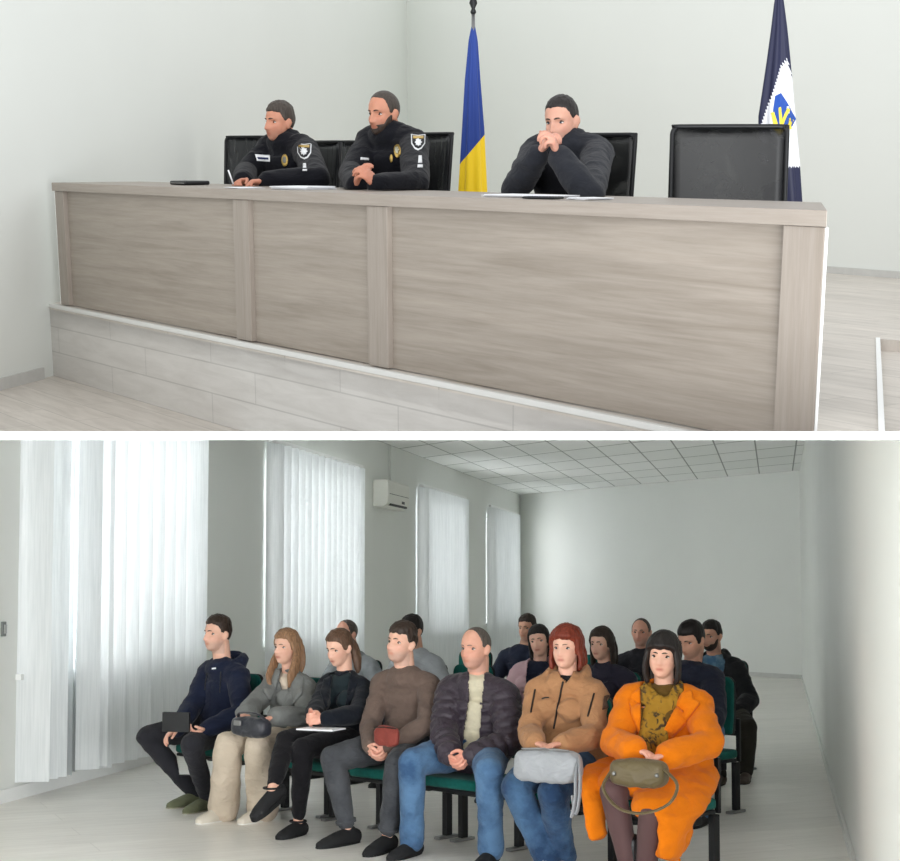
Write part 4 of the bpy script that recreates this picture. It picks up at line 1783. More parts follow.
p.top('sweater', cloth('brown_knit', (104, 88, 80), .08, 40, .95, .35, .6), pad=.014, t0=-.02, end=.96, cuff=.004, amp=.008, freq=9)
p.shoes(shoe_black, sole_black, L=1.08, tall=1.1)
P_brown = p

p = Person(LOW, 'bald man in an open dark puffer jacket and blue jeans in the front row', **spot(477, 1), head=(475, 648), neck=(478, 684), yaw=32, hyaw=38, hpitch=4, s=1.0, g=1.05, group=F1,
           Re=(443, 733), Rw=(451, 757), Le=(510, 742), Lw=(471, 756), hc=(455, 766), Rk=(412, 762), Ra=(412, 833), Lk=(489, 768), La=(491, 832), foot=(34, 22), skin=SK2, fat=1.04)
p.face(H_grey, I_bl, .7)
p.hair(H_grey, top=.001, side=.0035, front=.12, sidez=-.006, temple=.10, amp=.001, name='cropped_hair', vox=.0045)
p.trousers('jeans', denim, ank=.052, pad=.018)
p.top('sweater', cloth('cream_knit', (200, 192, 168), .08, 30), pad=.008, collar=.018, colpad=.005, t0=-.02, end=.8)
p.top('puffer_jacket', cloth('aubergine_nylon', (50, 41, 51), .12, 6, .5, .5, .1, spec=.4), pad=.024, puff=.015, t0=-.02, collar=.012, colpad=.026, end=.97, amp=.006, freq=14,
      cut=[(468, 668), (486, 668), (483, 690), (480, 730), (477, 754), (461, 756), (463, 730), (468, 700)], solid=.012)
p.shoes(shoe_black, sole_black, low=1)
P_puffer = p

p = Person(LOW, 'red-haired woman in a tan hooded jacket with a silver bag on her lap', **spot(567, 1), head=(566, 648), neck=(566, 684), yaw=28, hyaw=26, hpitch=1, s=.98, g=1.1, fem=True, fat=1.02, group=F1,
           Re=(529, 733), Rw=(535, 743), Le=(595, 736), Lw=(562, 744), hands=[((.6, -.75, -.08), (0, -.2, -1)), ((-.8, -.55, -.05), (0, -.2, -1))], curl=(18, 24, 18), Rk=(516, 787), Ra=(548, 842), Lk=(553, 792), La=(564, 840), foot=(24, 14), skin=SK1)
p.face(H_brown, I_bl, .7)
p.hair(H_red, top=.026, side=.024, front=.050, sidez=-.04, temple=.028, nape=-.09, strands=side_hair(.084, .080, -.004, .03, .020) + [back_hair(.07, .08)], amp=.006, freq=45)
p.trousers('jeans', denim_d, ank=.045, pad=.020)
p.top('black_top', cloth('black_jersey', (28, 28, 30), .1, 20), pad=.004, t0=.2, end=.4, collar=.004, colpad=.005, vox=.008)
tan = cloth('tan_softshell', (168, 124, 88), .07, 14, .85, .5, .25)
p.top('jacket', tan, pad=.024, t0=-.02, hood=1.0, end=.95, cuff=.006, amp=.010, freq=8, cut=[(556, 664), (576, 664), (572, 676), (566, 683), (560, 676)], collar=.004, colpad=.026, solid=.008)
p.seam('zip', zipm, [(563, 682), (558, 706), (554, 728)], .005)
p.seam('chest_zip', zipm, [(535, 690), (531, 712)], .005)
p.seam('chest_zip', zipm, [(594, 694), (588, 716)], .005)
p.sew('sleeve_patch', cloth('brown_patch', (86, 66, 54), .1), [(604, 696), (610, 694), (608, 708), (602, 710)], .002, .003)
p.shoes(plain('cream_boot', (206, 192, 172), .7, var=.06), sole_white, boot=.045, L=.98, tall=1.1)
for i in range(2):
    A = p.An[i]
    fd = facing(p.ft[i])
    r = fd.cross(V((0, 0, 1)))
    mb = MB()
    for q in range(4):
        c = V((A.x, A.y, p.floor)) + fd * (.075 - .014 * q) + V((0, 0, .075 + .022 * q))
        mb.sweep([c - r * .028 - fd * .012, c + fd * .004, c + r * .028 - fd * .012], .0038, n=6, sub=3)
    p.fin(mb.mesh(), 'boot_laces', sole_white)
P_tan = p

p = Person(LOW, 'black-haired woman in a bright orange coat and mustard scarf at the aisle end', **spot(664, 1), head=(663, 656), neck=(664, 694), yaw=24, hyaw=20, hpitch=3, hroll=-3, s=.98, g=1.28, fem=True, fat=1.08, fwy=.06, group=F1,
           Re=(614, 742), Rw=(634, 750), Le=(710, 744), Lw=(668, 756), hands=[((.75, -.6, -.12), (.1, -.2, -1)), ((-.85, -.45, -.02), (0, -.2, -1))], curl=(20, 26, 20), Rk=(613, 792), Ra=(632, 862), Lk=(652, 812), La=(645, 872), foot=(30, 20), skin=SK1)
p.face(H_black, I_br, .9)
p.trousers('tights', cloth('sheer_black_tights', (88, 66, 66), .06, 4, .6, .05, .1), pad=.003, amp=0)
p.hair(H_black, top=.024, side=.024, front=.040, sidez=-.05, temple=.01, amp=.004, nape=-.09, strands=[
    ([(k * .07, .03, .05), (k * .083, .022, -.02), (k * .086, .012, -.09), (k * .076, .016, -.135)], [(.024, .016), (.04, .017), (.042, .017), (.03, .013)]) for k in (-1, 1)]
    + [([(0, -.08, .04), (0, -.095, -.04), (0, -.09, -.12), (0, -.08, -.16)], [(.07, .03), (.085, .035), (.085, .032), (.07, .02)], (1, 0, 0))])
p.top('dress', cloth('brown_dress', (96, 72, 30), .1, 20), pad=.005, t0=-.02, end=.5, vox=.008)


def skirt(mb, p=p):
    r0 = p.f0.cross(V((0, 0, 1)))
    for i, (b, drop, out) in enumerate(((.80, .15, .145), (.97, .11, -.12))):
        Hj, K = p.hipj[i], p.K[i]
        mb.sweep([Hj, Hj.lerp(K, .5) + V((0, 0, .012)), Hj.lerp(K, b) + V((0, 0, .016))], [(.145, .125), (.125, .105), (.112, .075)], side=p.R, n=20)
        e = Hj.lerp(K, b)
        # the skirt's loose front corner hangs beside the knee
        mb.sweep([Hj + r0 * out * .9, Hj.lerp(K, .55) + r0 * out, e + r0 * out * .85 + V((0, 0, -.05)), e + r0 * out * .75 + p.f0 * .02 + V((0, 0, -.08 - drop))], [(.10, .05), (.10, .045), (.075, .04), (.055, .03)] if i == 0 else [(.10, .05), (.10, .045), (.09, .04), (.075, .03)], side=r0 * .5 + p.f0 * .8, n=18)
    e = p.hipj[1].lerp(p.K[1], .8)
    mb.sweep([e - r0 * .10, e - r0 * .10 + p.f0 * .03 - V((0, 0, .12)), e - r0 * .06 + p.f0 * .05 - V((0, 0, .24))], [(.07, .05), (.10, .03), (.085, .015)], side=p.f0 + r0 * .6, n=18)


orange = cloth('orange_wool', (218, 116, 12), .07, 10, .95, .3, .6)
p.top('coat', orange, pad=.028, t0=-.02, end=.95, cuff=.014, amp=.010, freq=8, extra=skirt, cut=[(644, 672), (684, 672), (684, 690), (672, 714), (661, 735), (650, 748), (640, 742), (640, 715), (640, 690)], solid=.012)
p.sew('lapel', orange, [(683, 694), (673, 712), (662, 733), (668, 739), (690, 718), (700, 704), (694, 700), (692, 692)], .006, .012)
p.sew('lapel', orange, [(641, 690), (641, 718), (640, 734), (634, 718), (629, 704), (633, 694)], .006, .012)
mus, nt, b = new_mat('mustard_scarf')
w1 = N(nt, 'ShaderNodeTexNoise', Scale=26, Detail=3, Distortion=1)
nt.links.new(mapping(nt, (1, 1, 1)), w1.inputs['Vector'])
nt.links.new(ramp(nt, w1.outputs['Fac'], [(.40, lin((60, 44, 22))), (.50, lin((150, 112, 24)))]), b.inputs['Base Color'])
b.inputs['Roughness'].default_value = .9
N_, R_, Fw_, A_ = p.N, p.R, p.Fw, p.A
mb = MB()
for k, (rr, up) in enumerate(((.082, .0), (.074, .035))):
    P = []
    for q in range(13):
        a = 2 * PI * q / 12 + .4 * k
        P.append(N_ + A_ * (up + .012 * math.sin(a * 2)) + R_ * rr * 1.1 * math.cos(a) + Fw_ * (rr * math.sin(a) + .02 + (.012 if math.sin(a) > 0 else 0)) - A_ * (.045 * max(0, math.sin(a))))
    mb.sweep(P, [.026 + .006 * math.sin(q * 1.7) for q in range(13)], side=A_, n=12)
for k, (ln, off, wd) in enumerate(((.30, .035, .042), (.26, -.030, .040))):
    c0 = N_ + Fw_ * .10 - A_ * .04 + R_ * off
    mb.sweep([c0, c0 + Fw_ * .055 - A_ * .09, c0 + Fw_ * .075 - A_ * .18 + R_ * off * .2, c0 + Fw_ * .05 - A_ * ln + R_ * off * .3], [(.03, .02), (wd, .018), (wd * 1.05, .015), (wd * 1.1, .012)], side=R_, n=18)
me = fuse(mb, .0065 * VOX, 2)
folds(me, .010, 26, 4, (1, 1, .35))
p.fin(me, 'scarf', mus)
p.shoes(plain('black_leather', (24, 23, 24), .4, var=.1), sole_black, boot=.16, L=.96)
P_orange = p

# ---- second row
def plain_sitter(label, px, r, head, neck, yaw, hyaw, skin, hp=4, s=1.0, g=1.0, fem=False, drop=.10, **kw):
    hx, hy = neck
    Y = rowY(px, r)
    u = 1500 / Y
    d = dict(Re=(hx - .27 * u, hy + .27 * u), Rw=(hx - .10 * u, hy + .42 * u), Le=(hx + .25 * u, hy + .28 * u), Lw=(hx + .03 * u, hy + .43 * u), hc=(hx - .04 * u, hy + .46 * u))
    d.update(kw)
    return Person(LOW, label, **spot(px, r), head=head, neck=neck, yaw=yaw, hyaw=hyaw, hpitch=hp, s=s, g=g, fem=fem, skin=skin, group=F2, vox=.006, **d)


p = plain_sitter('balding man in a grey top mostly hidden behind the woman in the black blazer', 352, 2, (346, 634), (355, 659), 38, 42, SK2)
p.face(H_grey, I_bl)
p.hair(H_grey, top=.001, side=.004, front=.12, temple=.1, amp=.001, name='cropped_hair', vox=.0045)
p.trousers('trousers', cloth('dark_grey_trousers', (48, 50, 54)))
p.top('sweater', cloth('mid_grey_jersey', (142, 147, 150), .06, 20), pad=.016)
p.shoes(shoe_black, sole_black, low=1)

p = plain_sitter('dark-haired man in a light grey top behind the man in the brown sweater', 416, 2, (411, 631), (418, 657), 38, 42, SK3)
p.face(H_black, I_br)
p.hair(H_black, top=.018, side=.006, front=.060, sidez=-.004, temple=.05, amp=.005, freq=55)
p.trousers('trousers', cloth('navy_trousers', (40, 46, 60)))
p.top('sweater', cloth('pale_grey_jersey', (164, 168, 172), .05, 20), pad=.018)
p.shoes(shoe_black, sole_black, low=1)

p = plain_sitter('dark-haired woman in a pale pink jacket over a navy top behind the bald puffer man', 540, 2, (539, 641), (538, 668), 30, 18, SK1, hp=2, hroll=8, fem=True, s=.97)
p.face(H_dark, I_br, .9)
p.hair(H_black, top=.018, side=.014, front=.058, sidez=-.03, nape=-.09, strands=side_hair(.078, .10, -.02) + [back_hair(.08)])
p.trousers('trousers', cloth('black_trousers', (30, 30, 33)))
p.top('navy_top', cloth('navy_jersey', (38, 42, 60), .08, 20), pad=.006, t0=0, end=.5, collar=.0)
p.top('jacket', cloth('pink_nylon', (204, 170, 178), .05, 10, .7), pad=.022, solid=.008, hood=.8, cut=[(528, 658), (552, 658), (553, 676), (551, 720), (526, 720), (527, 690), (526, 672)])
p.shoes(shoe_black, sole_black, low=1)

p = plain_sitter('woman with long dark-brown hair in a navy jacket between the tan and orange coats', 606, 2, (601, 644), (607, 672), 34, 36, SK1, fem=True, s=.97)
p.face(H_dark, I_br, .9)
p.hair(H_dark, top=.020, side=.018, front=.060, sidez=-.03, nape=-.1, strands=side_hair(.082, .15, -.016) + [back_hair(.15)])
p.trousers('trousers', cloth('black_trousers2', (30, 30, 34)))
p.top('jacket', cloth('dark_navy_nylon', (44, 42, 58), .1, 8, .6), pad=.024, collar=.01, colpad=.02)
p.shoes(shoe_black, sole_black, low=1)

p = plain_sitter('dark-haired person in a dark navy jacket and jeans right behind the orange coat', 697, 2, (691, 640), (688, 673), 32, 46, SK3, hp=20, g=.86, Le=(716, 712), Lw=(708, 738), Lk=(703, 742))
p.face(H_black, I_br)
p.hair(H_black, top=.018, side=.010, front=.054, sidez=-.03, nape=-.085)
p.trousers('jeans', denim, pad=.02)
p.top('jacket', cloth('midnight_nylon', (32, 36, 52), .1, 8, .6), pad=.026, collar=.01, colpad=.022)
p.shoes(shoe_black, sole_black, low=1)

# ---- third row
p = plain_sitter('dark-haired man in a navy jacket furthest back near the corner window', 524, 3, (527, 628), (522, 653), 34, 30, SK3)
p.face(H_dark, I_br)
p.hair(H_dark, top=.018, side=.006, front=.060, sidez=-.004, temple=.05, amp=.005, freq=55)
p.trousers('trousers', cloth('dark_trousers', (36, 38, 44)))
p.top('jacket', cloth('navy_jacket', (38, 44, 62), .1, 10, .8), pad=.022, collar=.012, colpad=.02)
p.shoes(shoe_black, sole_black, low=1)

p = plain_sitter('balding man in a black jacket in the third row facing ahead', 645, 3, (641, 632), (643, 657), 26, 22, SK2, fat=1.05)
p.face(H_dark, I_br)
p.hair(H_grey, top=.001, side=.005, front=.12, temple=.09, amp=.001, name='cropped_hair', vox=.0045)
p.trousers('trousers', cloth('dark_trousers2', (34, 35, 40)))
p.top('jacket', cloth('black_jacket', (34, 34, 40), .1, 10, .7), pad=.024, collar=.014, colpad=.022)
p.shoes(shoe_black, sole_black, low=1)

p = plain_sitter('bearded dark-haired man in a black jacket over a blue tee at the aisle', 717, 3, (711, 636), (715, 662), 34, 40, SK3, hp=6, g=1.08, Re=(692, 700), Rw=(714, 708), Le=(750, 700), Lw=(737, 712), hc=(728, 714), Rk=(705, 722), Lk=(747, 727), La=(746, 772), Ra=(720, 775), foot=(30, 20))
p.face(H_black, I_br)
p.hair(H_black, top=.018, side=.006, front=.062, sidez=-.004, temple=.05, amp=.005, freq=55)
p.beard(H_dark, T=.004, up=-.05)
p.trousers('trousers', cloth('dark_olive_trousers', (48, 46, 40), .12), pad=.018)
p.top('tee', cloth('blue_tee', (66, 100, 130), .1, 14, second=(110, 140, 160)), pad=.008, t0=0, end=.3)
p.top('jacket', cloth('black_parka', (32, 33, 36), .1, 10, .7), pad=.028, t0=-.02, solid=.01, collar=.004, colpad=.03, hood=.9, cut=[(700, 652), (722, 650), (725, 662), (722, 682), (706, 684), (702, 668)])
p.shoes(plain('brown_leather', (66, 54, 46), .5), sole_black)
P_beard = p
# ------------------------------------------------------------------ three men behind the podium desk
USEAT = STG + .435
PF = -nb_                                   # the way the desk faces


def uspot(px, d, yaw, cp=.05, ch=True):
    q = behind(px, 150, d)
    return dict(hip=px, Y=q.y, seat=USEAT, deskclamp=(A0, nb_, DD + .03, DTOP + .004), chair=(V((q.x, q.y, 0)) + facing(yaw) * cp, facing(yaw)))


bh = behind
SK4 = skin_mat('skin_weathered', (192, 136, 112))
SK5 = skin_mat('skin_light', (206, 158, 138))
navy = cloth('black_navy_uniform', (13, 14, 21), .12, 12, .85, .4, .4)
gold = plain('gold_thread', (190, 160, 90), .4, .6)
white_e = plain('white_embroidery', (222, 224, 226), .7)
blue_e = plain('navy_embroidery', (30, 40, 80), .7)
uchairs = []


def shield(p, cx, cy, w, h):
    o = p.sew('shoulder_patch', white_e, [(cx - w, cy - h), (cx, cy - h * .85), (cx + w, cy - h), (cx + w * .95, cy + h * .2), (cx + w * .5, cy + h * .8), (cx, cy + h), (cx - w * .5, cy + h * .8), (cx - w * .95, cy + h * .2)], .002, .002, 1.2)
    w2, h2 = w * .84, h * .84
    p.sew('patch_field', navy, [(cx - w2, cy - h2), (cx, cy - h2 * .85), (cx + w2, cy - h2), (cx + w2 * .95, cy + h2 * .2), (cx + w2 * .5, cy + h2 * .8), (cx, cy + h2), (cx - w2 * .5, cy + h2 * .8), (cx - w2 * .95, cy + h2 * .2)], .0045, .002, 1.2, parent=o)
    p.sew('patch_band', gold, [(cx - w2 * .85, cy - h2 * .82), (cx + w2 * .85, cy - h2 * .82), (cx + w2 * .85, cy - h2 * .45), (cx - w2 * .85, cy - h2 * .45)], .007, .0015, 1.2, parent=o)
    star = []
    for k in range(16):
        r = (.50 if k % 2 == 0 else .34) * w
        star.append((cx + r * math.cos(k * PI / 8), cy + h * .12 + r * 1.15 * math.sin(k * PI / 8)))
    p.sew('patch_star', white_e, star, .007, .002, 1.2, parent=o)


def oval(cx, cy, rx, ry, n=14):
    return [(cx + rx * math.cos(2 * PI * k / n), cy + ry * math.sin(2 * PI * k / n)) for k in range(n)]


# greying officer, hands resting on the desk edge
p = Person(UP, 'greying police officer in black uniform writing at the left of the desk', **uspot(288, .98, 48), head=(279, 122), neck=(287, 141), yaw=46, hyaw=46, hpitch=3, s=1.0, g=1.12, fat=1.05, skin=SK4,
           arms3=([bh(246, 173, .72), bh(318, 179, .66)], [bh(243, 181.5, .42), bh(266, 182, .40)]), hands=[((-.3, -.8, -.1), (.5, .1, -.6)), ((-.85, -.3, 0), (.2, -.1, -.9))], curl=(40, 45, 30), group='police officers behind the desk')
HG2 = hair_mat('hair_dark_greying', (62, 54, 48))
p.face(HG2, I_br)
p.hair(HG2, top=.014, side=.004, front=.062, sidez=-.004, temple=.05, amp=.004, freq=60)
p.trousers('trousers', navy, amp=.004)
p.top('uniform_jacket', navy, pad=.022, collar=.006, colpad=.02, t0=-.02, end=.95, cuff=.006, amp=.007, freq=9, belly=.03)
p.sew('name_tape', white_e, [(255, 154.5), (270, 155.5), (270, 162), (257, 161)], .002, .002, 1.5)
p.sew('name_line', blue_e, [(257, 157.5), (269, 158), (269, 160), (258, 159.5)], .005, .001, 1.5)
o = p.sew('badge', gold, oval(285, 160.5, 3.2, 6), .002, .003, 1.2)
p.sew('badge_star', plain('grey_metal', (120, 118, 112), .4, .6), oval(285, 160, 1.8, 3.4), .006, .002, 1.0, parent=o)
shield(p, 304.5, 151.5, 7, 8)
p.sew('rank_mark', white_e, [(303.5, 163.5), (306, 163.5), (306.5, 168), (303, 168)], .002, .002, 1.2)
p.sew('rank_mark', white_e, [(302.5, 169.5), (307, 169.5), (307, 171), (302.5, 171)], .002, .002, 1.2)
p.shoes(shoe_black, sole_black)
P_off = p
uchairs.append((p.chair, 'black mesh armchair with the greying officer in it'))

# bearded officer with folded hands
p = Person(UP, 'balding bearded police officer in black uniform with folded hands on the desk', **uspot(392, .95, 46), head=(383, 113), neck=(391, 134), yaw=44, hyaw=40, hpitch=8, s=1.0, g=1.10, fat=1.02, skin=SK4, stub=.25,
           arms3=([bh(351, 174, .66), bh(416, 184, .62)], [bh(357, 186, .38), bh(377, 186, .34)]), hands=[((.15, -.3, .75), (.8, -.3, 0)), ((-.55, -.2, .65), (-.8, .3, 0))], curl=(28, 40, 30), group='police officers behind the desk')
p.face(H_dark, I_br)
p.hair(HG2, top=.002, side=.004, front=.085, temple=.07, amp=.001, name='cropped_hair', vox=.0045)
p.beard(H_dark, T=.005, up=-.046)
p.trousers('trousers', navy, amp=.004)
p.top('uniform_jacket', navy, pad=.022, collar=.004, colpad=.02, t0=-.02, end=.95, cuff=.006, amp=.007, freq=9)
p.sew('name_tape', white_e, [(360.5, 157.6), (368.5, 158.2), (368.5, 160.4), (360.5, 159.8)], .002, .002, 1.2)
o = p.sew('badge', gold, oval(397.5, 151, 3.4, 7), .002, .003, 1.2)
p.sew('badge_star', plain('pale_metal', (196, 192, 170), .35, .6), oval(397.5, 150, 2.1, 4), .006, .002, 1.0, parent=o)
p.sew('badge_tag', gold, oval(391.5, 158.5, 1.5, 4), .002, .002, 1.0)
shield(p, 418, 142.5, 7, 8)
p.sew('rank_mark', white_e, [(418.5, 156), (421.5, 156), (422, 163), (418, 163)], .002, .002, 1.2)
p.sew('rank_mark', white_e, [(417.5, 165), (422.5, 165), (422.5, 167.5), (417.5, 167.5)], .002, .002, 1.2)
p.shoes(shoe_black, sole_black)
P_beardoff = p
uchairs.append((p.chair, 'black mesh armchair with the bearded officer in it'))

# man in dark sweater, chin on joined hands
p = Person(UP, 'man in a charcoal sweater resting his chin on his joined hands at the desk', **uspot(567, 1.0, 36), head=(561, 121), neck=(566, 142), yaw=34, hyaw=32, hpitch=10, hroll=3, s=.99, g=1.0, fat=1.03, skin=SK5,
           arms3=([bh(514, 192, .50), bh(590, 197, .46)], [bh(539, 154, .48), bh(557, 154, .46)]), hands=[((.42, -.35, .80), (.8, -.1, -.35)), ((-.30, -.50, .78), (-.8, .1, -.35))], curl=(40, 62, 40))
p.face(H_dark, I_bl)
p.hair(H_black, top=.007, side=.003, front=.068, sidez=-.002, temple=.052, amp=.003, freq=70)
p.trousers('trousers', cloth('black_trousers_podium', (30, 30, 33)), amp=.004)
char = cloth('charcoal_knit', (38, 40, 46), .1, 30, .95, .35, .5)
p.top('sweater', char, pad=.018, collar=.004, colpad=.014, t0=-.02, end=.93, cuff=.004, amp=.008, freq=9)
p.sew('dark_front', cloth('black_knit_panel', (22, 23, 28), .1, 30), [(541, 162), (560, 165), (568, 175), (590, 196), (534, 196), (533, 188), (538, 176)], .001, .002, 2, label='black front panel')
p.shoes(shoe_black, sole_black)
P_chin = p
uchairs.append((p.chair, 'black mesh armchair with the man in the charcoal sweater in it'))
# ------------------------------------------------------------------ audience chairs
def rbox(mb, lo, hi, r=.02):
    mb.box(lo, hi)


def make_seat():
    t = thing('auditorium_chair', '-', 'chair')
    mb = MB()
    mb.grid(lambda u, v: ((u - .5) * .46, -.20 + v * .38, SEAT - .012 + .010 * math.sin(PI * u) * math.sin(PI * v)), 10, 8)
    mb.grid(lambda u, v: ((u - .5) * .46, .18 - v * .38, SEAT - .07), 10, 8)
    nu, nv = 10, 8
    b2 = (nu + 1) * (nv + 1)
    ring = [(i, 0) for i in range(nu)] + [(nu, j) for j in range(nv)] + [(nu - i, nv) for i in range(nu)] + [(0, nv - j) for j in range(nv)]
    top = [j * (nu + 1) + i for i, j in ring]
    bot = [b2 + (nv - j) * (nu + 1) + i for i, j in ring]
    for k in range(len(ring)):
        l = (k + 1) % len(ring)
        mb.f.append((top[k], top[l], bot[l], bot[k]))
        mb.mi.append(0)
    mb.build('seat', M['green_seat'], t, bevel=.02, seg=3)
    mb = MB()
    mb.box((-.225, -.195, SEAT - .092), (.225, .17, SEAT - .071))
    mb.build('seat_pan', M['black_shell'], t, bevel=.006)
    # curved back pad, rounded at the top, in a black shell
    out = [(-.19, .50), (.19, .50), (.20, .62), (.20, .81)] + [(.20 - .06 + .06 * math.cos(a), .81 + .06 * math.sin(a)) for a in (PI / 8, PI / 4, 3 * PI / 8, PI / 2)]
    out += [(-x, z) for x, z in reversed(out[4:])] + [(-.20, .81), (-.20, .62)]

    def plate(y0, y1, k=1.0):
        mb = MB()
        n = len(out)
        f = lambda x, z, y: V((x * k, y - .10 * x * x - .09 * (z - .5) ** 2, z))
        mb.add([f(x, z, y1) for x, z in out] + [f(x, z, y0) for x, z in out], [tuple(range(n)), tuple(reversed(range(n, 2 * n)))] + [(i, n + i, n + (i + 1) % n, (i + 1) % n) for i in range(n)])
        return mb
    plate(-.205, -.170).build('backrest', M['green_seat'], t, bevel=.014, seg=3)
    plate(-.228, -.207, .97).build('back_shell', M['black_shell'], t, bevel=.006)
    for k in (-1, 1):
        mb = MB()
        mb.box((k * .215 - .018, -.215, .02), (k * .215 + .018, -.165, SEAT - .094))
        mb.box((k * .205 - .014, -.250, SEAT - .094), (k * .205 + .014, -.229, .60))
        leg = mb.build('leg', M['black_metal'], t, bevel=.004)
        mb = MB()
        mb.box((k * .215 - .022, -.27, .002), (k * .215 + .022, -.10, .02))
        mb.build('foot_bar', M['steel'], leg, bevel=.005)
    mb = MB()
    mb.box((-.195, -.12, SEAT - .14), (.195, -.06, SEAT - .093))
    mb.build('cross_beam', M['black_metal'], t, bevel=.004)
    return t


proto = make_seat()
RZ = math.atan2(-CF.x, CF.y)
occ = {(1, 222): 'under the man in the navy hoodie', (1, 288): 'under the young woman in the grey coat', (1, 344): 'under the woman in the black blazer',
       (1, 408): 'under the young man in the brown sweater', (1, 477): 'under the bald man in the puffer jacket', (1, 567): 'under the red-haired woman', (1, 664): 'under the woman in the orange coat',
       (2, 352): 'under the balding man in grey', (2, 416): 'under the dark-haired man in light grey', (2, 540): 'under the woman in the pink jacket', (2, 606): 'under the woman with long dark-brown hair',
       (2, 697): 'under the dark-haired person in jeans', (3, 524): 'under the man furthest back', (3, 645): 'under the balding man in black', (3, 717): 'under the bearded man at the aisle'}
empty = {(2, 462): 'empty green chair showing between the brown sweater man and the bald puffer man', (3, 583): 'empty green chair behind the red-haired woman', 
         (3, 466): 'empty green chair in the third row behind the empty second-row chair'}
first = True
for (r, px) in chairs_at + list(empty):
    o = proto if first else copy_tree(proto)
    first = False
    c = rowpt(px, r) + CF * (.05 + set_back.get((r, px), 0)) - ROW * .03
    o.matrix_world = Matrix.Translation(c) @ Matrix.Rotation(RZ, 4, 'Z')
    tag(o, 'dark green padded chair ' + occ[(r, px)] if (r, px) in occ else empty[(r, px)], 'chair', 'green audience chairs in rows')

# ------------------------------------------------------------------ podium armchairs
mm, nt, b = new_mat('black_mesh_fabric')
tcn = mapping(nt, (34, 34, 2.2))
nz = N(nt, 'ShaderNodeTexNoise', Scale=1, Detail=3, Distortion=.8)
nt.links.new(tcn, nz.inputs['Vector'])
tr, mx = N(nt, 'ShaderNodeBsdfTransparent'), N(nt, 'ShaderNodeMixShader')
fac = ramp(nt, nz.outputs['Fac'], [(.50, (.05, .05, .05, 1)), (.72, (.30, .30, .30, 1))])
b.inputs['Base Color'].default_value = lin((30, 32, 35))
b.inputs['Roughness'].default_value = .35
nt.links.new(fac, mx.inputs[0])
nt.links.new(b.outputs[0], mx.inputs[1])
nt.links.new(tr.outputs[0], mx.inputs[2])
nt.links.new(mx.outputs[0], nt.nodes['Material Output'].inputs[0])
mm2, nt, b = new_mat('smoky_black_mesh')
nz = N(nt, 'ShaderNodeTexNoise', Scale=5, Detail=3, Distortion=1.5)
nt.links.new(mapping(nt, (1, 1, 1)), nz.inputs['Vector'])
tr, mx = N(nt, 'ShaderNodeBsdfTransparent'), N(nt, 'ShaderNodeMixShader')
nt.links.new(ramp(nt, nz.outputs['Fac'], [(.42, (.07, .07, .07, 1)), (.75, (.24, .24, .24, 1))]), mx.inputs[0])
b.inputs['Base Color'].default_value = lin((13, 14, 16))
b.inputs['Roughness'].default_value = .4
nt.links.new(b.outputs[0], mx.inputs[1])
nt.links.new(tr.outputs[0], mx.inputs[2])
nt.links.new(mx.outputs[0], nt.nodes['Material Output'].inputs[0])


